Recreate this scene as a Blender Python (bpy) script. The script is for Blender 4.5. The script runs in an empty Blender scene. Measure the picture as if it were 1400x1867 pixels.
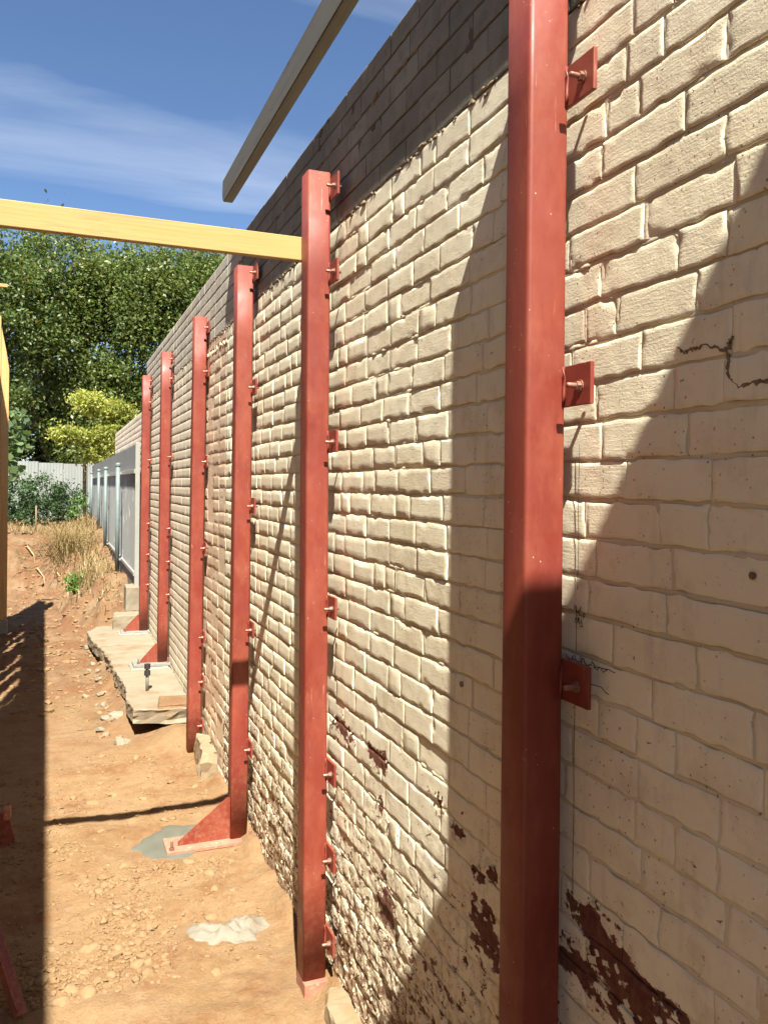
import bpy, bmesh, math, random
import numpy as np
from mathutils import Vector, Matrix

random.seed(7); rng = np.random.default_rng(7)
S = bpy.context.scene
C = S.collection

# ------------------------------------------------------------------ camera
EYE = np.array([-1.1, 0.0, 2.3]); YAW = math.radians(21.9); ROLL = 0.010
cam = bpy.data.cameras.new('camera'); camo = bpy.data.objects.new('camera', cam); C.objects.link(camo)
cam.sensor_fit = 'HORIZONTAL'; cam.sensor_width = 36; cam.lens = 1480/1400*36
cam.shift_y = -47/1400; cam.clip_start = 0.05; cam.clip_end = 1500
camo.matrix_world = Matrix.Translation(EYE) @ Matrix.Rotation(-YAW, 4, 'Z') @ Matrix.Rotation(math.pi/2, 4, 'X') @ Matrix.Rotation(ROLL, 4, 'Z')
S.camera = camo

# ------------------------------------------------------------------ light
SUN = Vector((1.17, 4.75, -7.2)).normalized()           # direction the light travels
EL = math.asin(-SUN.z); AZ = math.atan2(-SUN.x, -SUN.y)
w = bpy.data.worlds.new('World'); S.world = w; w.use_nodes = True
nt = w.node_tree; nt.nodes.clear()
def wn(t, **k):
    n = nt.nodes.new(t)
    for a, b in k.items(): setattr(n, a, b)
    return n
sky = wn('ShaderNodeTexSky', sky_type='NISHITA', sun_disc=False, sun_elevation=EL, sun_rotation=AZ, altitude=1500, air_density=1.0, dust_density=0.1, ozone_density=5.0)
tc = wn('ShaderNodeTexCoord'); sep = wn('ShaderNodeSeparateXYZ'); nt.links.new(tc.outputs['Generated'], sep.inputs[0])
zc = wn('ShaderNodeMath', operation='ADD'); zc.inputs[1].default_value = 0.12; nt.links.new(sep.outputs[2], zc.inputs[0])
zm = wn('ShaderNodeMath', operation='MAXIMUM'); zm.inputs[1].default_value = 0.05; nt.links.new(zc.outputs[0], zm.inputs[0])
dv = wn('ShaderNodeVectorMath', operation='DIVIDE'); cb = wn('ShaderNodeCombineXYZ')
for i in range(3): nt.links.new(zm.outputs[0], cb.inputs[i])
nt.links.new(tc.outputs['Generated'], dv.inputs[0]); nt.links.new(cb.outputs[0], dv.inputs[1])
mp = wn('ShaderNodeMapping'); mp.inputs['Scale'].default_value = (0.45, 1.5, 1); mp.inputs['Rotation'].default_value = (0, 0, 0.5643); mp.inputs['Location'].default_value = (36.3689, 11.7609, 0)
nt.links.new(dv.outputs[0], mp.inputs[0])
cn = wn('ShaderNodeTexNoise'); cn.inputs['Scale'].default_value = 1.0; cn.inputs['Detail'].default_value = 8; cn.inputs['Roughness'].default_value = 0.55; cn.inputs['Distortion'].default_value = 0.5
nt.links.new(mp.outputs[0], cn.inputs['Vector'])
cr = wn('ShaderNodeValToRGB'); cr.color_ramp.elements[0].position = 0.50; cr.color_ramp.elements[1].position = 0.80
cr.color_ramp.elements[0].color = (0, 0, 0, 1); cr.color_ramp.elements[1].color = (0.55, 0.55, 0.55, 1)
nt.links.new(cn.outputs['Fac'], cr.inputs[0])
mx = wn('ShaderNodeMixRGB'); mx.inputs[2].default_value = (6.2, 6.7, 7.4, 1)
nt.links.new(cr.outputs[0], mx.inputs[0]); nt.links.new(sky.outputs[0], mx.inputs[1])
bg = wn('ShaderNodeBackground'); bg.inputs[1].default_value = 0.05
wo = wn('ShaderNodeOutputWorld'); nt.links.new(mx.outputs[0], bg.inputs[0]); nt.links.new(bg.outputs[0], wo.inputs[0])
sl = bpy.data.lights.new('sun', 'SUN'); sl.energy = 4.6; sl.angle = math.radians(0.5); sl.color = (1.0, 0.945, 0.835)
so = bpy.data.objects.new('sun', sl); C.objects.link(so); so.rotation_euler = SUN.to_track_quat('-Z', 'Y').to_euler(); so.location = (-5, -20, 30)
S.view_settings.view_transform = 'Standard'; S.view_settings.look = 'None'; S.view_settings.gamma = 1; S.view_settings.exposure = 1.76
S.cycles.use_adaptive_sampling = True; S.cycles.adaptive_threshold = 0.025; S.cycles.max_bounces = 6; S.cycles.diffuse_bounces = 4; S.cycles.glossy_bounces = 2; S.cycles.transmission_bounces = 2; S.cycles.sample_clamp_indirect = 6

# ------------------------------------------------------------------ numpy noise
_T = np.random.default_rng(3).random((512, 512))
def vn(x, y):
    x = np.asarray(x, float); y = np.asarray(y, float)
    xi = np.floor(x).astype(int); yi = np.floor(y).astype(int); fx = x-xi; fy = y-yi
    fx = fx*fx*(3-2*fx); fy = fy*fy*(3-2*fy)
    a = _T[xi % 512, yi % 512]; b = _T[(xi+1) % 512, yi % 512]; c = _T[xi % 512, (yi+1) % 512]; d = _T[(xi+1) % 512, (yi+1) % 512]
    return (a*(1-fx)+b*fx)*(1-fy)+(c*(1-fx)+d*fx)*fy
def fbm(x, y, o=4, g=0.5):
    s = 0; a = 1; t = 0
    for i in range(o):
        s = s+a*(vn(x*2**i+i*17.3, y*2**i+i*9.1)-0.5)*2; t += a; a *= g
    return s/t
def sst(a, b, x):
    t = np.clip((x-a)/(b-a), 0, 1); return t*t*(3-2*t)

# ------------------------------------------------------------------ node materials
class NT:
    def __init__(s, name):
        s.m = bpy.data.materials.new(name); s.m.use_nodes = True; s.t = s.m.node_tree; s.t.nodes.clear()
        s.out = s.n('ShaderNodeOutputMaterial'); s.b = s.n('ShaderNodeBsdfPrincipled'); s.t.links.new(s.b.outputs[0], s.out.inputs[0])
        s.pos = s.n('ShaderNodeNewGeometry').outputs['Position']
    def n(s, t, **k):
        n = s.t.nodes.new(t)
        for a, b in k.items(): setattr(n, a, b)
        return n
    def put(s, sock, v):
        if isinstance(v, bpy.types.NodeSocket): s.t.links.new(v, sock)
        elif isinstance(v, (tuple, list)): sock.default_value = tuple(v)+((1,) if len(v) == 3 and len(sock.default_value) == 4 else ())
        else: sock.default_value = v
    def mp(s, scale=(1, 1, 1), rot=(0, 0, 0), loc=(0, 0, 0), v=None):
        n = s.n('ShaderNodeMapping'); s.put(n.inputs[0], v or s.pos); n.inputs['Scale'].default_value = scale; n.inputs['Rotation'].default_value = rot; n.inputs['Location'].default_value = loc
        return n.outputs[0]
    def flat(s):                      # wall-plane coordinates (y, z) and cheaper 2D noise
        o = s.sepz(); c = s.n('ShaderNodeCombineXYZ'); s.put(c.inputs[0], o[1]); s.put(c.inputs[1], o[2]); s.pos3 = s.pos; s.pos = c.outputs[0]; s.dim = '2D'; return o
    dim = '3D'
    def noise(s, sc, det=4, ro=0.55, v=None, dist=0.0):
        n = s.n('ShaderNodeTexNoise', noise_dimensions=s.dim); s.put(n.inputs['Vector'], v or s.pos); n.inputs['Scale'].default_value = sc; n.inputs['Detail'].default_value = det
        n.inputs['Roughness'].default_value = ro; n.inputs['Distortion'].default_value = dist
        return n.outputs['Fac']
    def vor(s, sc, v=None, out='Distance', feat='F1'):
        n = s.n('ShaderNodeTexVoronoi', feature=feat, voronoi_dimensions=s.dim); s.put(n.inputs['Vector'], v or s.pos); n.inputs['Scale'].default_value = sc
        return n.outputs[out]
    def ma(s, op, a, b=0.0, c=None):
        n = s.n('ShaderNodeMath', operation=op); s.put(n.inputs[0], a); s.put(n.inputs[1], b)
        if c is not None: s.put(n.inputs[2], c)
        return n.outputs[0]
    def rng(s, v, a, b, c=0.0, d=1.0):
        n = s.n('ShaderNodeMapRange'); s.put(n.inputs[0], v); n.inputs[1].default_value = a; n.inputs[2].default_value = b; n.inputs[3].default_value = c; n.inputs[4].default_value = d
        return n.outputs[0]
    def mix(s, f, a, b, mode='MIX'):
        n = s.n('ShaderNodeMixRGB', blend_type=mode); s.put(n.inputs[0], f); s.put(n.inputs[1], a); s.put(n.inputs[2], b)
        return n.outputs[0]
    def bump(s, h, st=1.0, d=0.01, nrm=None):
        n = s.n('ShaderNodeBump'); n.inputs['Strength'].default_value = st; n.inputs['Distance'].default_value = d; s.put(n.inputs['Height'], h)
        if nrm is not None: s.put(n.inputs['Normal'], nrm)
        return n.outputs[0]
    def fin(s, col, rough=0.7, nrm=None, metal=0.0, spec=0.4):
        s.put(s.b.inputs['Base Color'], col); s.put(s.b.inputs['Roughness'], rough); s.put(s.b.inputs['Metallic'], metal); s.put(s.b.inputs['Specular IOR Level'], spec)
        if nrm is not None: s.put(s.b.inputs['Normal'], nrm)
        return s.m
    def tone(s):
        a = s.n('ShaderNodeObjectInfo').outputs['Random']; b = s.n('ShaderNodeNewGeometry').outputs['Random Per Island']
        return s.ma('FRACT', s.ma('ADD', a, b))
    def sepz(s):
        n = s.n('ShaderNodeSeparateXYZ'); s.put(n.inputs[0], s.pos); return n.outputs

# peeled places on the painted wall, (y, z, half width, half height)
PEEL = [(1.47, 1.335, .12, .055), (1.36, 1.27, .16, .055), (1.50, 1.22, .13, .05), (1.955, 1.06, .085, .085), (3.16, 1.29, .13, .05), (2.77, 1.30, .10, .045), (2.12, 1.285, .05, .022),
        (1.99, 1.215, .045, .025), (2.68, .79, .09, .11), (2.73, 1.14, .035, .05), (2.25, 1.325, .03, .03), (1.93, 1.25, .03, .03), (6.5, .95, .12, .16), (1.30, 1.20, .05, .05)]
def peel_at(y, z):
    m = np.full(np.shape(y), -0.9)
    for (py, pz, ry, rz) in PEEL: m = np.maximum(m, 1-np.sqrt(((y-py)/ry)**2+((z-pz)/rz)**2))
    return m
def old_paint(name='cream_paint_over_brick', c1=(.77, .70, .505), c2=(.82, .765, .58)):
    t = NT(name); o = t.flat(); z = o[2]
    at = t.n('ShaderNodeAttribute', attribute_name='peel').outputs['Fac']
    wob = t.noise(15, 5, 0.62, t.mp((.8, 1.25, 1)))
    blob = t.ma('ADD', at, t.ma('MULTIPLY', t.ma('SUBTRACT', wob, 0.5), 3.4))
    # damp zone at the foot of the wall: flaking gets denser towards the ground
    low = t.rng(z, 1.40, 0.15, 0.0, 1.0)
    fl = t.noise(22, 5, 0.72, t.mp((0.75, 1.2, 1)))
    flk = t.ma('ADD', t.ma('MULTIPLY', t.ma('SUBTRACT', fl, 0.72), 9.0), t.ma('MULTIPLY', low, 2.75))
    pk = t.ma('MAXIMUM', blob, flk)
    mask = t.rng(pk, 0.10, 0.22)
    big = t.noise(1.3, 2, 0.6); mid = t.noise(7, 4, 0.65)
    col = t.mix(t.rng(big, .35, .65), c1, c2)
    col = t.mix(t.rng(mid, .5, .75, 0, .5), col, (.60, .50, .34))
    run = t.noise(1.0, 3, .6, t.mp((22, 2.2, 1)))
    col = t.mix(t.rng(run, .60, .80, 0, .30), col, (.46, .39, .28))
    gr = t.noise(3.2, 4, .7, t.mp(loc=(5, 9, 0)))
    col = t.mix(t.rng(gr, .60, .78, 0, .35), col, (.48, .44, .34))
    sm = t.noise(1.0, 4, .7, t.mp((9, 5, 1), loc=(1, 3, 0))); col = t.mix(t.rng(sm, .56, .85, 0, .5), col, (.42, .37, .28))
    dirt = t.ma('MULTIPLY', t.rng(t.noise(26, 4, .7), .48, .64), t.rng(z, 1.5, .3, 0, .8))
    col = t.mix(dirt, col, (.30, .20, .12))
    pit = t.ma('MULTIPLY', t.rng(t.vor(27), .075, .055), t.rng(gr, .55, .60))
    pit2 = t.ma('MULTIPLY', t.rng(t.noise(75, 2, .6), .70, .74), t.rng(mid, .46, .6))
    col = t.mix(t.ma('MULTIPLY', t.ma('MAXIMUM', pit, pit2), .8), col, (.14, .095, .06))
    bn = t.noise(30, 3, .7)
    br = t.mix(t.rng(bn, .35, .7), (.105, .032, .023), (.18, .078, .048))
    br = t.mix(t.rng(z, .95, .35, 0, .75), br, t.mix(t.rng(bn, .35, .65), (.22, .125, .07), (.40, .29, .18)))
    tn = t.tone(); col = t.mix(t.rng(tn, 0, 1, 0, .16), col, (.60, .51, .36))
    col = t.mix(mask, col, br)
    brush = t.noise(1.0, 3, .6, t.mp((22, 190, 1)))
    fine = t.noise(170, 3, .7)
    lump = t.noise(42, 3, .6)
    h = t.ma('ADD', t.ma('MULTIPLY', brush, .0006), t.ma('ADD', t.ma('MULTIPLY', fine, .0008), t.ma('MULTIPLY', lump, .0006)))
    rug = t.ma('MULTIPLY', t.noise(75, 4, .75), t.rng(z, 1.35, .35, 0, .0065))
    h = t.ma('SUBTRACT', t.ma('ADD', h, rug), t.ma('MULTIPLY', mask, .0011))
    return t.fin(col, t.mix(mask, (.62,)*3, (.92,)*3), t.bump(h, 0.8, 1.0), spec=.3)
def block_paint(name, a, b, c, rough=.0008):
    t = NT(name); t.flat()
    col = t.mix(t.rng(t.noise(2.2, 3, .6), .35, .65), a, b)
    col = t.mix(t.rng(t.noise(14, 4, .65), .52, .75, 0, .6), col, c)
    col = t.mix(t.rng(t.noise(1.0, 3, .6, t.mp((30, 2.5, 1))), .58, .8, 0, .4), col, c)
    col = t.mix(t.rng(t.tone(), 0, 1, 0, .5), col, c)
    h = t.ma('ADD', t.ma('MULTIPLY', t.noise(220, 2, .6), rough), t.ma('MULTIPLY', t.noise(50, 3, .6), rough*1.3))
    return t.fin(col, .8, t.bump(h, .8, 1.0), spec=.25)
M_OLD = old_paint(); M_OLDJ = old_paint('grimy_paint_in_joints', (.53, .46, .32), (.68, .61, .45))
M_UP = block_paint('weathered_grey_cream_paint', (.50, .47, .385), (.56, .53, .44), (.40, .36, .285))
M_UPD = block_paint('shade_darkened_upper_brick', (.25, .246, .198), (.33, .325, .262), (.15, .146, .115), .0014)  # grey brick, darkened further so its colour carries part of the beam's shadow
M_GREY = block_paint('clean_stone_grey_paint', (.70, .63, .49), (.76, .69, .55), (.58, .50, .37), .0003)
M_PINK = block_paint('patchy_pinkish_render', (.70, .55, .39), (.76, .65, .48), (.48, .32, .21), .0008)
M_MORT = block_paint('brown_sandy_mortar', (.27, .20, .13), (.33, .26, .17), (.20, .13, .07), .0014)
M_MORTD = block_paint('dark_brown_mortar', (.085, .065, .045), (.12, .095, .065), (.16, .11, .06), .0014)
M_MORTG = block_paint('dark_grey_mortar', (.16, .145, .115), (.21, .19, .15), (.12, .10, .08), .001)

def simple(name, a, b, sc=8, rough=.7, bs=60, bd=.001, c=None, spec=.4, metal=0, stretch=(1, 1, 1)):
    t = NT(name); v = t.mp(stretch)
    col = t.mix(t.rng(t.noise(sc, 5, .6, v), .35, .65), a, b)
    if c: col = t.mix(t.rng(t.noise(sc*3.1, 6, .65, v), .58, .68), col, c)
    return t.fin(col, rough, t.bump(t.noise(bs, 5, .6, v), .7, bd*2), metal=metal, spec=spec)
def red_steel():
    t = NT('red_oxide_primer')
    v = t.mp((1, 1, .35))
    col = t.mix(t.rng(t.noise(6, 5, .6, v), .32, .68), (0.161, 0.023, 0.014), (0.198, 0.034, 0.019))
    dust = t.rng(t.noise(11, 6, .7, t.mp((1, 1, .5), loc=(3, 1, 4))), .46, .74, 0, .55)
    col = t.mix(dust, col, (0.297, 0.087, 0.046))
    scr = t.rng(t.noise(1.0, 3, .5, t.mp((90, 90, 7), rot=(0.206, 0.119, 0.056))), .68, .73, 0, .7)
    col = t.mix(t.ma('MULTIPLY', scr, t.rng(t.noise(4, 2), .45, .6)), col, (0.377, 0.197, 0.147))
    sp = t.ma('MULTIPLY', t.rng(t.vor(46), .10, .07), t.rng(t.noise(9, 2), .52, .58))
    col = t.mix(sp, col, (0.425, 0.309, 0.237))
    bare = t.ma('MULTIPLY', t.rng(t.noise(24, 5, .6), .70, .72), t.rng(t.noise(2.3, 2), .5, .56))
    col = t.mix(bare, col, (0.377, 0.297, 0.226))
    dk = t.rng(t.noise(2.4, 5, .65, t.mp((1, 1, .6), loc=(9, 9, 2))), .48, .70, 0, .55)
    col = t.mix(dk, col, (0.165, 0.018, 0.014))
    wipe = t.rng(t.noise(1.0, 5, .7, t.mp((9, 9, 2.2), rot=(.2, .1, 0), loc=(7, 3, 1))), .42, .75, 0, .34); col = t.mix(wipe, col, (0.297, 0.078, 0.043))
    drip = t.rng(t.noise(1.0, 3, .6, t.mp((55, 55, 1.6), loc=(2, 8, 3))), .60, .75, 0, .14); col = t.mix(drip, col, (0.142, 0.017, 0.013))
    zz = t.sepz()[2]; mud = t.ma('MULTIPLY', t.rng(t.noise(38, 5, .7), .46, .60), t.rng(zz, .85, .2, 0, .35)); col = t.mix(mud, col, (.30, .17, .085))
    ro = t.rng(t.noise(9, 4, .6), .3, .7, .42, .68)
    h = t.ma('ADD', t.ma('MULTIPLY', t.noise(320, 3, .6), .00012), t.ma('MULTIPLY', t.noise(18, 3, .5), .0009))
    return t.fin(col, ro, t.bump(h, .6, 1.0), spec=.5)
M_RED = red_steel()
M_PINKPL = simple('dusty_pink_primer', (.339, .123, .080), (.381, .184, .123), 12, .8, 90, .0006, (.492, .344, .230))
M_BOLT = simple('zinc_bolt_steel', (.24, .11, .08), (.32, .18, .13), 40, .42, 200, .0003, (.30, .08, .05), metal=.35)
M_GALV = simple('galvanised_steel', (.20, .20, .18), (.26, .26, .235), 20, .6, 120, .0003, metal=.1)
def timber(name, a, b, kn, ax):
    t = NT(name); sc = [1.0, 1.0, 1.0]; st = [14, 14, 14]; st[ax] = .7
    g = t.noise(1.0, 6, .6, t.mp(tuple(st)), 1.2)
    col = t.mix(t.rng(g, .35, .65), a, b)
    st2 = [120, 120, 120]; st2[ax] = 2.0
    col = t.mix(t.rng(t.noise(1.0, 4, .6, t.mp(tuple(st2))), .5, .75, 0, .35), col, tuple(x*.72 for x in a))
    k = t.ma('MULTIPLY', t.rng(t.vor(6.5), .12, .05), t.rng(t.noise(2.6, 2), .46, .50))
    col = t.mix(t.rng(g, .55, .62, 0, .35), col, kn)
    col = t.mix(k, col, kn)
    return t.fin(col, .65, t.bump(t.noise(1.0, 5, .6, t.mp(tuple(st2))), .5, .001), spec=.3)
M_PINEX = timber('yellow_pine_brace', (.385, .258, .086), (.435, .307, .123), (.279, .131, .049), 0)
M_PINEZ = timber('orange_pine_stud', (.492, .295, .115), (.590, .394, .164), (.246, .107, .041), 2)
M_PINEY = timber('pine_plate', (.62, .38, .15), (.72, .48, .20), (.30, .13, .05), 1)
M_PLY = timber('weathered_sheathing', (.58, .43, .25), (.66, .51, .32), (.26, .14, .07), 2)
M_GBEAM = timber('weathered_grey_timber', (.125, .118, .094), (.165, .156, .126), (.06, .054, .04), 1)
def conc(name, a, b, c, d=.004):
    t = NT(name)
    col = t.mix(t.rng(t.noise(5, 6, .65), .35, .65), a, b)
    col = t.mix(t.rng(t.noise(3.1, 5, .6, t.mp(loc=(4, 4, 4))), .52, .68, 0, .75), col, c)
    col = t.mix(t.rng(t.vor(70), .16, .1, 0, .5), col, tuple(x*.5 for x in a))
    h = t.ma('ADD', t.ma('MULTIPLY', t.noise(28, 7, .7), d), t.ma('MULTIPLY', t.noise(140, 4, .6), d*.25))
    return t.fin(col, .9, t.bump(h, .7, 1.0), spec=.2)
M_CONC = conc('old_lime_concrete', (.215, .181, .125), (.245, .212, .156), (.189, .120, .064))
M_DUSTC = conc('dusty_orange_concrete', (.243, .175, .107), (.278, .214, .135), (.228, .135, .064), .006)
M_WET = conc('fresh_grey_grout', (.098, .100, .078), (.125, .125, .10), (.15, .132, .092), .0016)
M_GROUT = conc('pale_grey_grout', (.221, .217, .182), (.264, .253, .214), (.207, .185, .139), .002)
M_LIME = conc('chalky_lime_spill', (.20, .178, .135), (.245, .222, .175), (.20, .148, .092), .012)
def soil():
    t = NT('sandy_orange_dirt'); o = t.sepz(); y = o[1]
    n1 = t.noise(.9, 6, .62, None, .6); n2 = t.noise(3.4, 6, .66, t.mp(loc=(2, 7, 1))); n3 = t.noise(19, 7, .7)
    col = t.mix(t.rng(n1, .36, .64), (.235, .143, .069), (.275, .180, .096))
    col = t.mix(t.rng(n2, .48, .66, 0, .85), col, (.189, .091, .040))
    col = t.mix(t.rng(n3, .48, .70, 0, .55), col, (.299, .211, .123))
    col = t.mix(t.rng(t.noise(70, 5, .7), .56, .68, 0, .55), col, (.146, .075, .035))
    far = t.rng(t.ma('ADD', y, t.ma('MULTIPLY', n1, 5.0)), 8.6, 11.5)
    fc = t.mix(t.rng(t.noise(2.3, 6, .65), .40, .60), (.155, .071, .035), (.199, .136, .078))
    fc = t.mix(t.rng(t.noise(6, 6, .7, t.mp((1, .6, 1.6))), .50, .64, 0, .8), fc, (.113, .071, .039))
    col = t.mix(t.ma('MULTIPLY', far, .85), col, fc)
    h = t.ma('ADD', t.ma('MULTIPLY', t.noise(24, 7, .75), .026), t.ma('MULTIPLY', t.noise(130, 5, .7), .0045))
    vr = t.vor(38); h = t.ma('ADD', h, t.ma('MULTIPLY', t.rng(vr, .32, .05), t.ma('MULTIPLY', t.rng(t.noise(5, 3), .50, .62), .003)))
    return t.fin(col, .95, t.bump(h, .75, 1.0), spec=.15)
M_SOIL = soil()
def stone_mat():
    t = NT('dusty_tan_pebble'); n = t.n('ShaderNodeNewGeometry').outputs['Random Per Island']
    col = t.mix(n, (.188, .111, .054), (.251, .166, .089)); col = t.mix(t.rng(t.noise(40, 5, .7), .45, .7), col, (.206, .129, .063))
    return t.fin(col, .92, t.bump(t.noise(160, 4, .7), .5, .002), spec=.2)
M_STONE = stone_mat()
def leaf_mat(name, a, b, c, tr=.35):
    t = NT(name); n = t.n('ShaderNodeNewGeometry').outputs['Random Per Island']
    col = t.mix(t.rng(n, .0, .8), a, b); col = t.mix(t.rng(n, .86, .97), col, c)
    col = t.mix(t.rng(t.noise(.9, 3), .4, .62, 0, .5), col, tuple(x*.62 for x in a))
    t.fin(col, .45, spec=.45)
    tl = t.n('ShaderNodeBsdfTranslucent'); t.put(tl.inputs[0], t.mix(1.0, col, (1.3, 1.35, .6), 'MULTIPLY')); ms = t.n('ShaderNodeMixShader'); ms.inputs[0].default_value = tr
    t.t.links.new(t.b.outputs[0], ms.inputs[1]); t.t.links.new(tl.outputs[0], ms.inputs[2]); t.t.links.new(ms.outputs[0], t.out.inputs[0])
    return t.m
M_LF = leaf_mat('dark_tree_leaf', (.062, .105, .026), (.135, .190, .048), (.26, .23, .09))
M_LFD = leaf_mat('deep_shade_leaf', (.030, .055, .018), (.060, .090, .026), (.08, .10, .03))
M_LF2 = leaf_mat('mid_tree_leaf', (.075, .120, .028), (.160, .210, .052), (.24, .24, .08))
M_LY = leaf_mat('lime_yellow_leaf', (.26, .31, .06), (.42, .43, .11), (.46, .38, .10))
M_LH = leaf_mat('hedge_leaf', (.030, .070, .022), (.060, .115, .035), (.12, .15, .05), .2)
M_LB = leaf_mat('broad_pale_leaf', (.11, .17, .075), (.17, .24, .10), (.22, .28, .12))
M_WEED = leaf_mat('weed_leaf', (.09, .20, .03), (.16, .30, .05), (.2, .3, .06))
M_STRAW = leaf_mat('dry_straw', (.243, .167, .068), (.328, .243, .118), (.193, .167, .057), .15)
M_BARK = simple('grey_bark', (.10, .075, .05), (.17, .135, .10), 7, .9, 40, .01, stretch=(1, 1, .3))
M_SHEET = simple('stone_grey_fence_sheet', (0.179, 0.186, 0.182), (0.203, 0.211, 0.207), 2.2, .5, 60, .0004, (.361, .353, .320), spec=.5, stretch=(1, 1, .4))
M_FRAIL = simple('pale_grey_rail', (.264, .264, .241), (.298, .298, .270), 6, .5)
M_FPOST = simple('pale_blue_green_post', (.131, .167, .164), (.157, .197, .190), 8, .5, 60, .0004, (.180, .262, .230))
M_PLINTH = simple('dark_plinth_board', (.14, .125, .11), (.19, .17, .145), 5, .8)
M_TIN = simple('weathered_white_tin', (.214, .232, .221), (.264, .282, .267), 3, .6, 40, .0006, (.230, .230, .205), stretch=(1, 1, .3))
M_OWOOD = simple('old_brown_post', (.20, .14, .08), (.27, .20, .12), 9, .9, 60, .003, stretch=(1, 1, .2))
M_INK = simple('black_marker', (.018, .016, .015), (.03, .027, .024), 50, .8)
M_CRACK = simple('exposed_brown_joint', (.15, .10, .062), (.28, .20, .125), 40, .95, 90, .003)
M_REND = simple('cream_building_render', (.55, .49, .38), (.60, .54, .42), 2, .85)
M_ROOT = simple('pale_root', (.40, .28, .15), (.48, .36, .20), 20, .9)

# ------------------------------------------------------------------ object helpers
def link(name, me, mat=None, parent=None, loc=None):
    o = bpy.data.objects.new(name, me); C.objects.link(o)
    if mat is not None and me is not None and len(me.materials) == 0: me.materials.append(mat)
    if parent: o.parent = parent
    if loc is not None: o.location = loc
    return o
def tag(o, label=None, cat=None, group=None, kind=None):
    for k, v in (('label', label), ('category', cat), ('group', group), ('kind', kind)):
        if v: o[k] = v
    return o
def empty(name, loc, label, cat, group=None):
    o = bpy.data.objects.new(name, None); C.objects.link(o); o.location = loc; o.empty_display_size = .1
    return tag(o, label, cat, group)
def npmesh(name, V, Fq=None, Ft=None, smooth=True):
    me = bpy.data.meshes.new(name); V = np.asarray(V, np.float32)
    me.vertices.add(len(V)); me.vertices.foreach_set('co', V.ravel())
    arrs = []; tot = []
    if Fq is not None and len(Fq): Fq = np.asarray(Fq, np.int32); arrs.append(Fq.ravel()); tot.append(np.full(len(Fq), 4, np.int32))
    if Ft is not None and len(Ft): Ft = np.asarray(Ft, np.int32); arrs.append(Ft.ravel()); tot.append(np.full(len(Ft), 3, np.int32))
    li = np.concatenate(arrs); lt = np.concatenate(tot); ls = np.concatenate([[0], np.cumsum(lt)[:-1]]).astype(np.int32)
    me.loops.add(len(li)); me.loops.foreach_set('vertex_index', li)
    me.polygons.add(len(lt)); me.polygons.foreach_set('loop_start', ls); me.polygons.foreach_set('loop_total', lt)
    me.polygons.foreach_set('use_smooth', np.full(len(lt), smooth))
    me.update(calc_edges=True)
    return me
def add_peel(me, y, z):
    at = me.attributes.new('peel', 'FLOAT', 'POINT'); at.data.foreach_set('value', peel_at(y, z).astype(np.float32)); return me
def bmobj(name, bm, mat, parent=None, loc=None, smooth=False):
    bmesh.ops.recalc_face_normals(bm, faces=bm.faces)
    me = bpy.data.meshes.new(name); bm.to_mesh(me); bm.free()
    if smooth:
        for p in me.polygons: p.use_smooth = True
    return link(name, me, mat, parent, loc)
def box(bm, x0, x1, y0, y1, z0, z1, bev=0.0, seg=2):
    r = bmesh.ops.create_cube(bm, size=1)
    vs = r['verts']
    for v in vs: v.co = Vector(((x0+x1)/2+v.co.x*(x1-x0), (y0+y1)/2+v.co.y*(y1-y0), (z0+z1)/2+v.co.z*(z1-z0)))
    if bev:
        es = list({e for v in vs for e in v.link_edges})
        bmesh.ops.bevel(bm, geom=es, offset=bev, segments=seg, affect='EDGES', profile=.5)
def boxo(name, d, mat, parent=None, bev=.003, loc=None):
    bm = bmesh.new(); box(bm, *d, bev=bev); return bmobj(name, bm, mat, parent, loc)
def prism(name, pts, axis, a, b, mat, parent=None, bev=0.0):
    bm = bmesh.new()
    def mk(p, t): return Vector((t, p[0], p[1])) if axis == 'x' else (Vector((p[0], t, p[1])) if axis == 'y' else Vector((p[0], p[1], t)))
    A = [bm.verts.new(mk(p, a)) for p in pts]; B = [bm.verts.new(mk(p, b)) for p in pts]; n = len(pts)
    bm.faces.new(A); bm.faces.new(B[::-1])
    for i in range(n): bm.faces.new((A[i], A[(i+1) % n], B[(i+1) % n], B[i]))
    if bev: bmesh.ops.bevel(bm, geom=list(bm.edges), offset=bev, segments=2, affect='EDGES')
    return bmobj(name, bm, mat, parent)
def tube(bm, pts, rad, n=8, cap=True):
    pts = [Vector(p) for p in pts]; rad = rad if hasattr(rad, '__len__') else [rad]*len(pts); rings = []
    for i, p in enumerate(pts):
        d = (pts[min(i+1, len(pts)-1)]-pts[max(i-1, 0)]).normalized(); q = d.to_track_quat('Z', 'Y')
        rings.append([bm.verts.new(p+q @ Vector((math.cos(2*math.pi*k/n)*rad[i], math.sin(2*math.pi*k/n)*rad[i], 0))) for k in range(n)])
    for a, b in zip(rings, rings[1:]):
        for k in range(n): bm.faces.new((a[k], a[(k+1) % n], b[(k+1) % n], b[k]))
    if cap: bm.faces.new(rings[0][::-1]); bm.faces.new(rings[-1])
def tubeo(name, pts, rad, mat, parent=None, n=8, smooth=True):
    bm = bmesh.new(); tube(bm, pts, rad, n); return bmobj(name, bm, mat, parent, smooth=smooth)
def proj(p):
    fw = np.array([math.sin(YAW), math.cos(YAW), 0]); r0 = np.array([math.cos(YAW), -math.sin(YAW), 0]); d = np.asarray(p, float)-EYE
    z = d @ fw
    if z < .05: return None
    return 700+1480*(d @ r0)/z, 887-1480*d[2]/z

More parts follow.
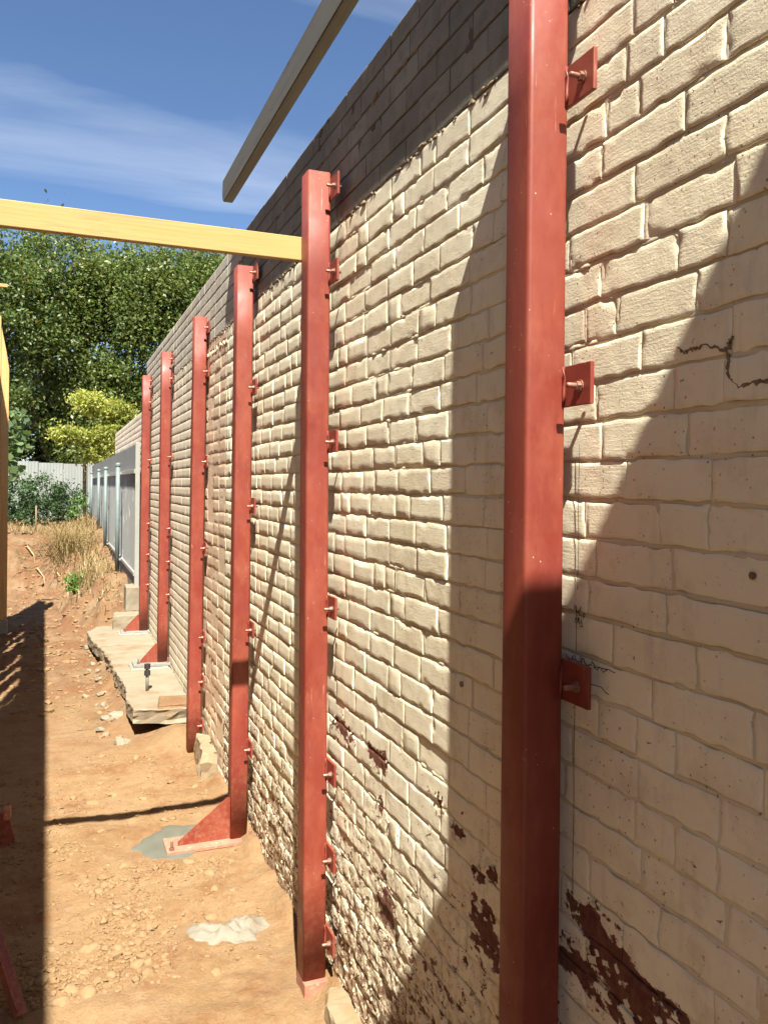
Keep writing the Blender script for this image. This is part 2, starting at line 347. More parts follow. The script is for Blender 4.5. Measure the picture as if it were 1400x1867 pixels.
# ------------------------------------------------------------------ ground
G0 = 0.18
def gh(x, y):
    x = np.asarray(x, float); y = np.asarray(y, float)
    h = np.full(np.broadcast(x, y).shape, G0)
    h = h+.03*sst(7.5, 10, y)*(x < 3)
    ny = y+1.3*fbm(x*.8, y*.25+3, 3); 
    h = h+(1.02-.03)*sst(16.3, 17.8, ny)*(.85+.3*fbm(x*1.7, y*1.7, 3)*.5)*1.0
    h = np.where(y > 17, np.maximum(h, np.minimum(1.22, h)), h)
    bank = sst(-1.15, -.42, x+.16*fbm(x*3, y*1.6, 3)+.25*sst(13, 18, y)*0)*sst(11.2, 12.9, y+.35*fbm(x*2, y*2+5, 3))
    h = np.maximum(h, G0+bank*(.62+.05*fbm(x*2, y*2, 3))+.4*sst(16, 21, y)*bank)
    und = sst(-.75, -.45, x+.1*fbm(y*1.5, x, 3))*sst(6.9, 7.7, y+.25*fbm(x*4, y*3, 3))*(y < 13)
    h = h+und*(.13+.09*fbm(x*5, y*5, 3))
    mound = np.exp(-(((x+.17)/.17)**2+((y-6.85)/.25)**2))*.13; h = h+mound
    ed = sst(-.13, .0, x)*(y < 7)*(y > 2)*(.05+.07*fbm(y*3, x*3, 3)); h = h+np.maximum(ed, 0)
    act = np.exp(-((x+1)/6.0)**2)*(y < 40)
    fl = 1-.96*np.exp(-((((x+.36)/.40)**2+((y-4.92)/.33)**2)**2))     # levelled round the fresh grout
    h = h+act*fl*(.030*fbm(x*1.1, y*1.1, 3)+.020*fbm(x*4.3, y*4.3, 4)+.013*fbm(x*17, y*17, 3)*(.4+1.3*vn(x*1.7, y*1.7)))
    h = h+act*sst(14.5, 16.5, y)*(.15*fbm(x*2.2, y*2.8, 4)+.10*np.abs(fbm(x*6, y*6, 3)))*(1-.6*sst(20, 24, y))
    h = h+act*bank*.07*fbm(x*7, y*7, 3)+act*sst(7.5, 10, y)*(.045*np.abs(fbm(x*3.3, y*2.2, 4))+.02*fbm(x*9, y*7, 3))
    return h
def spaced(stops):
    out = []
    for (a, b, d) in stops: out += list(np.arange(a, b-1e-6, d))
    return np.array(out+[stops[-1][1]])
gx = spaced([(-400, -40, 60), (-40, -8, 4), (-8, -3, .4), (-3, .24, .026), (.24, 3, .3), (3, 40, 4), (40, 400, 60)])
gy = spaced([(-100, -5, 12), (-5, 2.4, .3), (2.4, 9, .026), (9, 14, .045), (14, 24, .075), (24, 45, 1.0), (45, 600, 50)])
GX, GY = np.meshgrid(gx, gy, indexing='ij'); GZ = gh(GX, GY)
nx, ny = GX.shape; idx = np.arange(nx*ny).reshape(nx, ny)
Fq = np.stack([idx[:-1, :-1], idx[1:, :-1], idx[1:, 1:], idx[:-1, 1:]], -1).reshape(-1, 4)
g = link('ground', npmesh('ground', np.stack([GX, GY, GZ], -1).reshape(-1, 3), Fq), M_SOIL); tag(g, 'sandy orange excavated dirt strip running beside the wall to a raised yard', 'ground', kind='structure')
def gz(x, y): return float(gh(np.array([x]), np.array([y]))[0])

# ------------------------------------------------------------------ brick wall
CH = .0875; NC = 45; UPC = 39; Y0, Y1 = -.55, 11.33
wall = empty('brick_wall', (.12, 5.4, 0), 'tall old cream painted brick wall with flaking paint, braced by red steel posts', 'wall')
wall['x'] = 0; del wall['x']
def relx(o): o.matrix_parent_inverse = Matrix.Translation(-Vector(o.parent.location)) if o.parent else Matrix(); return o
core = boxo('wall_core', (.03, .25, Y0, Y1, 0, CH*NC-.004), M_MORTG, wall, bev=0); relx(core)
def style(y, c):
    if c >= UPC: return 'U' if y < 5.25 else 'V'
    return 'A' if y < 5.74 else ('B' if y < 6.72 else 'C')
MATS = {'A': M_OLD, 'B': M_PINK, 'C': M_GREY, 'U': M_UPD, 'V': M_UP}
def wave(y, z): return .0042*fbm(y*1.1, z*2.2, 3)+.0018*fbm(y*4.5, z*5, 2)
def brick_geo(y0, y1, z0, z1, st, nu, nv):
    r = random
    j = .0022 if st == 'A' else .0012
    gap = {'A': .0045, 'B': .004, 'C': .004, 'U': .004, 'V': .004}[st]
    gy_ = gap*.55; a_, b_ = y0+gy_+r.uniform(-j, j), y1-gy_+r.uniform(-j, j); c_, d_ = z0+gap+r.uniform(-j, j), z1-gap+r.uniform(-j, j); iv = .0028
    ys = np.concatenate([[a_], np.linspace(a_+iv, b_-iv, nu-1), [b_]]); zs = np.concatenate([[c_], np.linspace(c_+iv, d_-iv, nv-1), [d_]])
    Yg, Zg = np.meshgrid(ys, zs, indexing='ij'); yc, zcn = (y0+y1)/2, (z0+z1)/2
    U = np.minimum(ys-ys[0], ys[-1]-ys)[:, None]; Vv = np.minimum(zs-zs[0], zs[-1]-zs)[None, :]
    e = np.minimum(U, Vv)
    low = float(np.clip((1.25-zcn)/1.0, 0, 1)) if st in 'AB' else 0
    prd = {'A': r.gauss(.0002, .0009), 'B': r.gauss(0, .0012), 'C': r.gauss(0, .0004), 'U': r.gauss(.0005, .0006), 'V': r.gauss(.0003, .0005)}[st]
    if low and r.random() < .22*low: prd -= r.uniform(.003, .010)
    elif st == 'A' and r.random() < .12: prd += r.uniform(-.0028, .0022)
    tz = r.gauss(-.013, .007) if st == 'A' else r.gauss(-.008, .004); ty = r.gauss(0, .003)
    amp = (.0004+.0070*low) if st in 'AB' else .0003
    if nv <= 5: amp *= .5
    h = prd+tz*(Zg-zcn)+ty*(Yg-yc)+amp*fbm(Yg*30, Zg*36, 3+(low > 0))*1.3
    rad = .0030*(1+.9*fbm(Yg*40+4, Zg*40, 2)); drop = .0013 if st == 'A' else .0010
    h = h-drop*np.clip(1-e/np.maximum(rad, .003), 0, 1)**1.6
    if st in 'AB' and (nv > 5 or low > .1):   # chipped arrises
        ch = np.clip(fbm(Yg*16+50, Zg*22+9, 3)-.18, 0, 1)*np.clip(1-e/.016, 0, 1); h = h-ch*(.011+.02*low)
    bd = (e < 1e-6); wob = (.0024 if st in 'AB' else .0010)*(1+low)
    Yg = Yg+bd*wob*fbm(Yg*33+9, Zg*33+70, 2)*2; Zg = Zg+bd*wob*fbm(Yg*27+3, Zg*33+31, 2)*2
    if st in 'AB': Zg = Zg+wave(Yg, Zg)
    n0, n1 = nu+1, nv+1; id0 = np.arange(n0*n1).reshape(n0, n1)
    Vt = np.stack([-h, Yg, Zg], -1).reshape(-1, 3)
    F = np.stack([id0[:-1, :-1], id0[:-1, 1:], id0[1:, 1:], id0[1:, :-1]], -1).reshape(-1, 4)
    ring = np.concatenate([id0[:, 0], id0[-1, 1:], id0[-2::-1, -1], id0[0, -2:0:-1]])
    T = Vt[ring]; B = T.copy(); B[:, 0] = .045; k = len(ring); ra = np.arange(k)+len(Vt); rb = ra+k
    F2 = np.stack([ra, np.roll(ra, -1), np.roll(rb, -1), rb], -1)
    return np.concatenate([Vt, T, B]), np.concatenate([F, F2])
bricks = []
for c in range(NC):
    z0 = c*CH; off = (0 if c % 2 else .12)+random.uniform(-.012, .012); y = Y0-off
    cuts = [5.74, 6.72] if c < UPC else [5.25]
    bl = .24
    while y < Y1-.02:
        L = bl+random.gauss(0, .005 if style(y, c) != 'A' else .011)
        if style(y, c) == 'A' and random.random() < .15: L = .118+random.gauss(0, .008)
        y2 = min(y+L, Y1)
        for q in cuts:
            if y < q-.001 < y2 and (y2-q < .12 or True): y2 = q if q-y > .03 else y2
        a = max(y, Y0)
        if y2-a > .02: bricks.append((a, y2, z0, z0+CH, style((a+y2)/2, c), c))
        y = y2
HEADS = {}
for b in bricks: HEADS.setdefault(b[5], []).append(b[1])
def seen(b):
    p = [proj((0, yy, zz)) for yy in (b[0], b[1]) for zz in (b[2], b[3])]
    if any(q is None for q in p): return 0
    us = [q[0] for q in p]; vs = [q[1] for q in p]
    w_ = min(1400, max(us))-max(0, min(us)); h_ = min(1867, max(vs))-max(0, min(vs))
    return w_*h_ if w_ > 0 and h_ > 0 else 0
area = [seen(b) for b in bricks]
low_i = sorted([i for i, b in enumerate(bricks) if b[4] not in 'UV' and area[i] > 0], key=lambda i: -area[i])[:296]
up_i = sorted([i for i, b in enumerate(bricks) if b[4] in 'UV' and area[i] > 250], key=lambda i: -area[i])[:296]
single = set(low_i) | set(up_i); acc = {k: ([], [], 0) for k in 'ABCUV'}
for i, b in enumerate(bricks):
    st = b[4]; L = b[1]-b[0]
    if i in single:
        big = area[i] > 3500
        nu, nv = (max(7, int(L/.009)), 12) if big else (max(6, int(L/.014)), 8)
        V, F = brick_geo(b[0], b[1], b[2], b[3], st, nu, nv)
        ctr = np.array([0, (b[0]+b[1])/2, (b[2]+b[3])/2])
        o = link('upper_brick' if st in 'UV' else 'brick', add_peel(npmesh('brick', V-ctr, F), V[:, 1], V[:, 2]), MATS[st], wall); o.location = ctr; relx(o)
    else:
        V, F = brick_geo(b[0], b[1], b[2], b[3], st, max(5, int(L/.024)), 5)
        A = acc[st]; A[0].append(V); A[1].append(F+A[2]); acc[st] = (A[0], A[1], A[2]+len(V))
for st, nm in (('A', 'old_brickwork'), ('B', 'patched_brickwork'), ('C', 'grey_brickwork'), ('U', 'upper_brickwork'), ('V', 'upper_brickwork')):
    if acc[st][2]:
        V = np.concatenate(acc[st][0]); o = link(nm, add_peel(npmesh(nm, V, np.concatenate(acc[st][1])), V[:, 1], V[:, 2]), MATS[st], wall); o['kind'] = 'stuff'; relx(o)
def mortar(name, ya, yb, za, zb, dy, dz, st, mat):
    ys = np.linspace(ya, yb, max(2, int((yb-ya)/dy))); n_ = max(2, int(CH/dz)); zl = []
    for c in range(int(round(za/CH)), int(math.ceil(zb/CH-1e-6))+1): zl += [c*CH+q for q in (-.0085, -.0055, 0, .0055, .0085)]+list(c*CH+np.linspace(.0085, CH-.0085, n_+1)[1:-1])
    zs = np.array([q for q in zl if za-1e-6 <= q <= zb+1e-6])
    Yg, Zg = np.meshgrid(ys, zs, indexing='ij')
    if st == 'A':
        low = np.clip((1.2-Zg)/1.0, 0, 1)
        bed = 1-sst(.0062, .0085, np.abs((Zg+CH/2) % CH-CH/2)); hd = np.zeros_like(Zg); ci = np.floor(zs/CH+1e-6).astype(int)
        for c in np.unique(ci):
            e = np.array(HEADS.get(int(c), [-9.0])); k_ = np.clip(np.searchsorted(e, ys), 1, max(1, len(e)-1)); d = np.minimum(np.abs(ys-e[k_-1]), np.abs(ys-e[np.minimum(k_, len(e)-1)]))
            hd[:, ci == c] = (1-sst(.005, .011, d))[:, None]
        zone = np.maximum(bed, hd); smr = .0020*fbm(Yg*3.1, Zg*3.1, 3)+.0010*fbm(Yg*30, Zg*30, 3)
        h = -.0075*(1-zone)+zone*(np.where(bed > hd*.6, -.0027, -.0010)+smr)
        h = h-zone*.016*np.clip(fbm(Yg*5+8, Zg*9+2, 3)-.34, 0, .4)
        h = h+zone*low*(.010*fbm(Yg*17, Zg*17, 4)-.0015)
        h = h+.010*np.clip(fbm(Yg*13+80, Zg*15+60, 3)-.42, 0, .5)      # mortar snots
    elif st == 'U': h = -.0028+.0022*fbm(Yg*9, Zg*9, 3)+.010*np.clip(fbm(Yg*11+8, Zg*12, 3)-.35, 0, .5)
    elif st == 'B': h = -.0012+.0022*fbm(Yg*8, Zg*8, 4)
    else: h = -.0026+.001*fbm(Yg*12, Zg*12, 3)
    if st in 'AB': Zg = Zg+wave(Yg, Zg)
    n0, n1 = Yg.shape; id0 = np.arange(n0*n1).reshape(n0, n1)
    F = np.stack([id0[:-1, :-1], id0[:-1, 1:], id0[1:, 1:], id0[1:, :-1]], -1).reshape(-1, 4)
    o = link(name, add_peel(npmesh(name, np.stack([-h, Yg, Zg], -1).reshape(-1, 3), F), Yg.ravel(), Zg.ravel()), mat, wall); relx(o); return o
zu = UPC*CH
mortar('painted_mortar', Y0, 3.5, .0, zu, .0095, .0085, 'A', M_OLDJ)
mortar('painted_mortar', 3.5, 5.74, .0, zu, .016, .012, 'A', M_OLDJ)
mortar('rough_mortar', 5.74, 6.72, 0, zu, .02, .015, 'B', M_PINK)
mortar('grey_mortar', 6.72, Y1, 0, zu, .05, .03, 'C', M_MORTG)
mortar('upper_mortar', 5.25, Y1, zu, NC*CH-.003, .03, .02, 'C', M_MORT)
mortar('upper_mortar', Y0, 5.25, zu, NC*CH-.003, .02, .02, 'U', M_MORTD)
# rough mortar ledge where the newer courses start
def lumps(name, ya, yb, zc_, mat, n, sx=.012, sz=.008):
    Vs, Fs, k = [], [], 0
    for i in range(n):
        bm = bmesh.new(); bmesh.ops.create_icosphere(bm, subdivisions=1, radius=1)
        y = random.uniform(ya, yb); s = random.uniform(.3, 1.15)
        P = np.array([v.co[:] for v in bm.verts])*np.array([.006*s, sx*s*random.uniform(.6, 2.2), sz*s])*(1+.35*rng.standard_normal((len(bm.verts), 1)))
        P += np.array([random.uniform(-.001, .004), y, zc_+random.gauss(0, .005)])
        Vs.append(P); Fs.append(np.array([[v.index for v in f.verts] for f in bm.faces])+k); k += len(P); bm.free()
    o = link(name, npmesh(name, np.concatenate(Vs), None, np.concatenate(Fs)), mat, wall); o['kind'] = 'stuff'; relx(o)
lumps('mortar_crumbs', 1.2, 11, zu, M_MORT, 420)
lumps('mortar_crumbs', 2.4, 5.5, zu+4*CH, M_MORT, 60, .02, .014)
lumps('paint_flakes', 5.75, 6.7, zu-.1, M_PINK, 90, .02, .02)

def flakes(n):
    V, F, k = [], [], 0
    for i in range(n):
        if random.random() < .22:
            py, pz, ry, rz = random.choice(PEEL[:12]); a = random.uniform(0, 6.28); q = random.uniform(.75, 1.25); y, z = py+ry*q*math.cos(a), pz+rz*q*math.sin(a)
        else: y = random.uniform(1.6, 5.6); z = .22+abs(random.gauss(0, .42))
        if z > 1.5 or y < 1.2: continue
        w_ = random.uniform(.006, .022); h_ = random.uniform(.005, .018); cu = random.uniform(.001, .005); th = random.uniform(0, 6.28)
        for a in range(4):
            for b in range(3):
                u = (a/3-.5)*w_*random.uniform(.75, 1.25); v = (b/2-.5)*h_*random.uniform(.75, 1.25); t_ = a/3
                V.append((-.0015-cu*t_**2-(.0012 if b == 1 else 0), y+u*math.cos(th)-v*math.sin(th), z+u*math.sin(th)+v*math.cos(th)))
        for a in range(3):
            for b in range(2): F.append((k+a*3+b, k+a*3+b+1, k+a*3+b+4, k+a*3+b+3))
        k += 12
    V = np.array(V); o = link('curled_paint_flakes', add_peel(npmesh('flakes', V, F), V[:, 1]*0+30, V[:, 2]), M_FLAKE, wall); o['kind'] = 'stuff'; relx(o)
M_FLAKE = block_paint('loose_cream_paint', (.70, .62, .45), (.76, .69, .53), (.52, .42, .28), .0004)
flakes(420)

# ---- marks on the wall: plumb line, marker writing, squiggle, stepped crack
def strokes(name, lines, wdt, mat, x=-.0052, jit=0):
    bm = bmesh.new()
    for ln in lines: tube(bm, [(x, p[0], p[1]) for p in ln], wdt, 5)
    o = bmobj(name, bm, mat, wall, smooth=True); relx(o); return o
pl = [(1.541+.0012*math.sin(z*31), z) for z in np.linspace(2.40, 2.07, 14)]; pl2 = [(1.545, z) for z in np.linspace(2.03, 1.93, 5)]; pl3 = [(1.549+.001*math.sin(z*27), z) for z in np.linspace(1.83, 1.36, 20)]
strokes('plumb_line', [pl, pl2, pl3], .0007, M_INK)
WRITE = [[(1.553, 2.0249), (1.552, 2.0323), (1.5466, 2.0327), (1.5479, 2.0285), (1.5525, 2.0266), (1.547, 2.0239)], [(1.5449, 2.0258), (1.5475, 2.0201), (1.5436, 2.0167), (1.5378, 2.0199), (1.5357, 2.0258)], [(1.5289, 2.0335), (1.5309, 2.0249), (1.5361, 2.0159), (1.5233, 2.0118)], [(1.5136, 2.0148), (1.5188, 2.0125), (1.5207, 2.0161), (1.5155, 2.019), (1.5129, 2.0165), (1.5201, 2.0079)], [(1.5453, 2.0065), (1.5498, 2.0005), (1.5484, 1.9939), (1.5417, 1.9959)], [(1.5406, 1.9961), (1.5381, 2.0076), (1.5333, 2.0071), (1.5375, 2.0013), (1.5325, 1.9926)], [(1.5253, 2.0048), (1.53, 2.0012), (1.5241, 1.9962), (1.5219, 1.9891), (1.5308, 1.9884)]]
strokes('marker_writing', WRITE, .0009, M_INK)
SQ = [[(1.5837, 1.9161), (1.5794, 1.9096), (1.5696, 1.9067), (1.5614, 1.9092), (1.556, 1.917), (1.5485, 1.9185), (1.5456, 1.9116), (1.5573, 1.9081), (1.5641, 1.9086)], [(1.5464, 1.909), (1.537, 1.9074), (1.525, 1.9086), (1.5225, 1.9178), (1.5165, 1.919), (1.5127, 1.9111), (1.5058, 1.9062), (1.5011, 1.9022), (1.4938, 1.9103), (1.5032, 1.906), (1.4894, 1.9097), (1.485, 1.9187), (1.4786, 1.9138), (1.4777, 1.9082), (1.4671, 1.9028), (1.4593, 1.911), (1.4772, 1.9083), (1.4536, 1.9107), (1.4462, 1.9032), (1.4366, 1.9083), (1.4325, 1.9113), (1.4519, 1.9102), (1.4246, 1.913), (1.4187, 1.9109), (1.4064, 1.9103)], [(1.5047, 1.8681), (1.4842, 1.8677), (1.4518, 1.8695), (1.4395, 1.8625), (1.4255, 1.8596)]]
strokes('marker_squiggle', SQ, .0009, M_INK)
def ribbon(name, pts, wid, mat, x=-.0030):
    bm = bmesh.new(); Lf = []; Rt = []; N = 7; P = []
    for a, b in zip(pts, pts[1:]):
        for t in np.linspace(0, 1, N, endpoint=False): P.append((a[0]+(b[0]-a[0])*t, a[1]+(b[1]-a[1])*t, a[2]+(b[2]-a[2])*t))
    P.append(pts[-1]); rr = random.Random(5)
    for i, p in enumerate(P):
        a = P[max(0, i-1)]; b = P[min(len(P)-1, i+1)]; d = Vector((b[0]-a[0], b[1]-a[1])).normalized(); n = Vector((-d.y, d.x)); c0 = (p[0]+rr.gauss(0, .0011), p[1]+rr.gauss(0, .0011))
        w1 = p[2]*rr.choice((.15, .4, .7, 1.5))*wid; w2 = p[2]*rr.choice((.1, .3, .6, 1.3))*wid
        Lf.append(bm.verts.new((x, c0[0]+n.x*w1, c0[1]+n.y*w1))); Rt.append(bm.verts.new((x, c0[0]-n.x*w2, c0[1]-n.y*w2)))
    for i in range(len(P)-1): bm.faces.new((Lf[i], Lf[i+1], Rt[i+1], Rt[i]))
    r = bmesh.ops.extrude_face_region(bm, geom=list(bm.faces))
    for v in r['geom']:
        if isinstance(v, bmesh.types.BMVert): v.co.x += .006
    o = bmobj(name, bm, mat, wall); relx(o); return o
ribbon('stepped_crack', [(1.236, 2.574, .5), (1.215, 2.560, .9), (1.19, 2.563, .9), (1.165, 2.566, .6), (1.135, 2.556, .6), (1.110, 2.548, 1.0), (1.106, 2.522, 1.1), (1.103, 2.498, .7), (1.082, 2.479, .7), (1.05, 2.484, 1.1), (1.0, 2.480, 1.3), (.95, 2.485, 1.0)], .0036, M_CRACK)
ribbon('hairline_crack', [(1.098, 2.572, .5), (1.100, 2.56, .9), (1.108, 2.548, .9)], .006, M_CRACK)
for (py, pz, r_) in ((1.047, 2.154, .007), (2.111, 1.724, .009), (1.506, 1.84, .006)):
    bm = bmesh.new(); bmesh.ops.create_cone(bm, cap_ends=True, segments=14, radius1=r_, radius2=r_*.8, depth=.006)
    bmesh.ops.rotate(bm, verts=bm.verts, matrix=Matrix.Rotation(math.pi/2, 3, 'Y')); o = bmobj('drill_hole', bm, M_CRACK, wall, (-.0008, py, pz)); relx(o)

# ---- lower wall beyond the tall one
w2 = empty('brick_wall', (.1, 14.5, 0), 'lower pale painted brick wall beyond the tall one, behind the grey fence', 'wall')
o = boxo('wall_core', (.03, .22, Y1+.002, 17.7, 0, 3.33), M_MORTG, w2, 0); relx(o)
Vs, Fs, k = [], [], 0
for c in range(28, 38):
    y = Y1+.004-(.12 if c % 2 else 0)
    while y < 17.68:
        a, b = max(y, Y1+.004), min(y+.24, 17.7)
        if b-a > .03:
            V, F = brick_geo(a, b, c*CH+.005, (c+1)*CH+.005, 'C', 3, 3); Vs.append(V); Fs.append(F+k); k += len(V)
        y += .24
o = link('grey_brickwork', npmesh('far_bricks', np.concatenate(Vs), np.concatenate(Fs)), M_GREY, w2); o['kind'] = 'stuff'; relx(o)

# ------------------------------------------------------------------ red steel posts
XA, XB = -.135, -.035                     # outer and inner face of each hollow section
ZC = [3.536, 3.188, 2.483, 1.797, 1.11, .755, .412]
def col_mesh(w, z0, z1, tb=.006):
    bm = bmesh.new(); pts = []; r = .011; hw = w/2
    for cx, cy, a0 in ((hw-r, hw-r, 0), (-hw+r, hw-r, 90), (-hw+r, -hw+r, 180), (hw-r, -hw+r, 270)):
        for k in range(5): a = math.radians(a0+k*22.5); pts.append((cx+r*math.cos(a), cy+r*math.sin(a)))
    zs = np.linspace(z0, z1, 9); rings = [[bm.verts.new((p[0], p[1], z)) for p in pts] for z in zs]; n = len(pts)
    for a, b in zip(rings, rings[1:]):
        for i in range(n):
            f = bm.faces.new((a[i], a[(i+1) % n], b[(i+1) % n], b[i])); f.smooth = True
    bm.faces.new(rings[0][::-1]); bm.faces.new(rings[-1])
    return bm
def post(y, ztop, zbot, brks, label, base=None, w=.1, lean=0.0):
    root = empty('steel_post', (-.085, y+w/2, zbot), label, 'post', 'red steel posts bracing the wall')
    o = bmobj('column', col_mesh(w, 0, ztop-zbot), M_RED, root)
    # thin cap plate set just inside the rim with a weld bead
    c = boxo('cap_plate', (-w/2+.004, w/2-.004, -w/2+.004, w/2-.004, ztop-zbot-.002, ztop-zbot+.0035), M_RED, root, .0015)
    for z in brks:
        zz = z-zbot; dz = random.uniform(-.006, .006); zz += dz
        p = boxo('bracket_plate', (.046, .056, -w/2-.098, w/2-.02, zz-.046, zz+.046), M_RED, root, .0015)
        yb = -w/2-.060
        tubeo('bolt', [(.075, yb, zz-.004), (.014, yb, zz-.004), (.012, yb, zz-.004)], [.0062, .0062, .005], M_BOLT, p, 10)
        bm = bmesh.new(); tube(bm, [(.0455, yb, zz-.004), (.034, yb, zz-.004)], .0105, 6); bmobj('nut', bm, M_BOLT, p)
        bm = bmesh.new(); tube(bm, [(.0458, yb, zz-.004), (.0432, yb, zz-.004)], .0135, 16); bmobj('washer', bm, M_BOLT, p, smooth=False)
        tubeo('weld_bead', [(.044, -w/2-.001, zz-.044), (.043, -w/2-.003, zz-.02), (.0445, -w/2-.001, zz), (.043, -w/2-.003, zz+.02), (.044, -w/2-.001, zz+.044)], .0045, M_RED, p, 6)
    if base:
        pl_ = base['plate']; bp = boxo('base_plate', tuple(pl_), base.get('mat', M_PINKPL), root, .003)
        if 'gus' in base:
            gl, gh_ = base['gus']; zt = pl_[5]
            prism('gusset', [(-w/2+.001, zt+.001), (-w/2+.001, zt+gh_), (-w/2-.02, zt+gh_), (-w/2-gl, zt+.022), (-w/2-gl, zt+.001)], 'y', -.032, -.022, M_RED, root)
        for (bx, by) in base.get('bolts', ()):
            tubeo('anchor_bolt', [(bx, by, pl_[5]-.01), (bx, by, pl_[5]+.05), (bx, by, pl_[5]+.053)], [.008, .008, .006], M_BOLT, bp, 10)
            bm = bmesh.new(); tube(bm, [(bx, by, pl_[5]+.002), (bx, by, pl_[5]+.016)], .0145, 6); bmobj('anchor_nut', bm, M_BOLT, bp)
    root.rotation_euler = (0, lean, 0)
    return root
post(1.553, 3.63, .10, [3.54, 3.206, 2.53, 1.872, .98, .7, .4], 'nearest and largest red steel post, its lower half in shadow', w=.103)
post(3.245, 3.612, .235, ZC, 'red steel post the yellow timber brace butts against', {'plate': (-.05, .05, -.075, .05, -.06, -.001)}, lean=-.004)
post(4.775, 3.60, .205, [3.55, 2.88, 2.18, 1.45, .75], 'red steel post with gusset foot standing in fresh grey grout', {'plate': (-.42, .075, -.10, .10, -.022, -.001), 'gus': (.30, .24), 'bolts': [(-.39, -.075), (.062, -.08)]}, lean=.002)
post(6.48, 3.625, .10, ZC, 'red steel post sunk straight into dirt, just before the concrete ledge', lean=.006)
post(8.56, 3.655, .475, [3.58, 3.38, 2.58, 1.85, 1.51, 1.17], 'red steel post on the near part of the concrete ledge, beside the threaded rod', {'plate': (-.29, .075, -.11, .11, -.03, -.001), 'gus': (.17, .19), 'bolts': [(-.24, -.07), (.05, -.085)], 'mat': M_GALV}, lean=.004)
post(10.56, 3.66, .46, [3.6, 3.32, 2.6, 1.81, 1.42, 1.04], 'farthest red steel post, at the grey fence end of the ledge', {'plate': (-.27, .075, -.11, .11, -.03, -.001), 'gus': (.19, .20), 'bolts': [(-.22, -.07)], 'mat': M_GALV}, lean=.004)

# ------------------------------------------------------------------ timber brace, overhead beam
bm = bmesh.new(); box(bm, -1.86, -.04, 3.352, 3.390, 3.262, 3.362, bev=.003); o = bmobj('timber_brace', bm, M_PINEX); tag(o, 'pale yellow timber brace running level from the frame to a red post', 'timber')
o = prism('roof_beam', [(-2.2, 4.138), (5.285, 4.138), (5.318, 4.151), (5.335, 4.20), (5.325, 4.272), (5.318, 4.288), (-2.2, 4.288)], 'x', -.118, -.057, M_GBEAM, None, .005); tag(o, 'weathered grey timber beam overhead, its sawn end against the sky', 'beam')

# ------------------------------------------------------------------ timber framed wall on the left
fr = empty('timber_framework', (-1.88, 6, G0), 'orange pine wall frame at the left edge of the picture', 'timber frame')
def fb(name, d, mat, bev=.003):
    o = boxo(name, d, mat, fr, bev); relx(o); return o
FY0, FY1 = -.5, 12.42
SKEW = Matrix.Translation((-2.06, FY1, 0)) @ Matrix.Rotation(.0135, 4, 'Z') @ Matrix.Translation((1.95, -FY1, 0))
def fk(name, d, mat, bev=.003):
    o = boxo(name, d, mat, fr, bev); o.data.transform(SKEW); relx(o); return o
fk('bottom_plate', (-2.04, -1.95, FY0, FY1, .36, .405), M_PINEY); fk('top_plate', (-2.04, -1.95, FY0, FY1-.1, 4.955, 5.0), M_PINEY)
fb('top_plate', (-2.11, -1.765, FY1-.06, FY1-.015, 5.002, 5.047), M_PINEX)
fk('noggin', (-2.04, -1.952, FY0, FY1-.05, 2.20, 2.245), M_PINEY)
y = FY0+.02
while y < FY1-.3: fk('stud', (-2.04, -1.952, y, y+.045, .407, 4.953), M_PINEZ); y += .6
fb('stud', (-1.955, -1.842, FY1-.047, FY1-.002, .407, 4.6), M_PINEZ)
o = prism('end_stud', [(-1.838, .40), (-1.738, .40), (-1.738, 3.88), (-1.775, 4.12), (-1.838, 4.45)], 'y', FY1-.046, FY1-.001, M_PINEZ, fr, .003); relx(o)
o = prism('end_stud', [(-1.838, .40), (-1.765, .40), (-1.765, 3.10), (-1.79, 3.30), (-1.838, 3.40)], 'y', FY1-.10, FY1-.052, M_PINEZ, fr, .003); relx(o)
# sheathing boards with open slots between some of them
y = FY0; k = 0
while y < FY1-.02:
    wd = min(1.2, FY1-.002-y)
    fk('sheathing_sheet', (-2.050, -2.042, y, y+wd-.003, .36, 2.55), M_PLY, 0); fk('sheathing_sheet', (-2.050, -2.042, y, y+wd-.003, 4.02, 4.99), M_PLY, 0)
    y += 1.2
y = FY0; rr = random.Random(4)
while y < FY1-.02:
    wd = min(rr.choice((.35, .5, .62, .8)), FY1-.002-y); gp = rr.choice((.01, .12, .15, .20)) if y > 3 else .003
    z1_ = rr.choice((3.3, 3.6, 4.017, 4.017))
    fk('sheathing_board', (-2.050, -2.042, y, max(y+.05, y+wd-gp), 2.553, 4.017), M_PLY, 0)
    if z1_ < 4: fk('patch_board', (-2.062, -2.054, y-.05, y+wd+.05, rr.choice((2.8, 3.1, 3.5)), rr.choice((3.3, 3.6, 3.9))), M_PLY, 0)
    y += wd
for y in np.arange(FY0+.2, FY1-.4, 2.4): fk('stump', (-2.05, -1.93, y, y+.16, .05, .358), M_CONC, .008)
fb('stump', (-1.95, -1.725, FY1-.18, FY1+.02, .05, .392), M_GALV, .006)

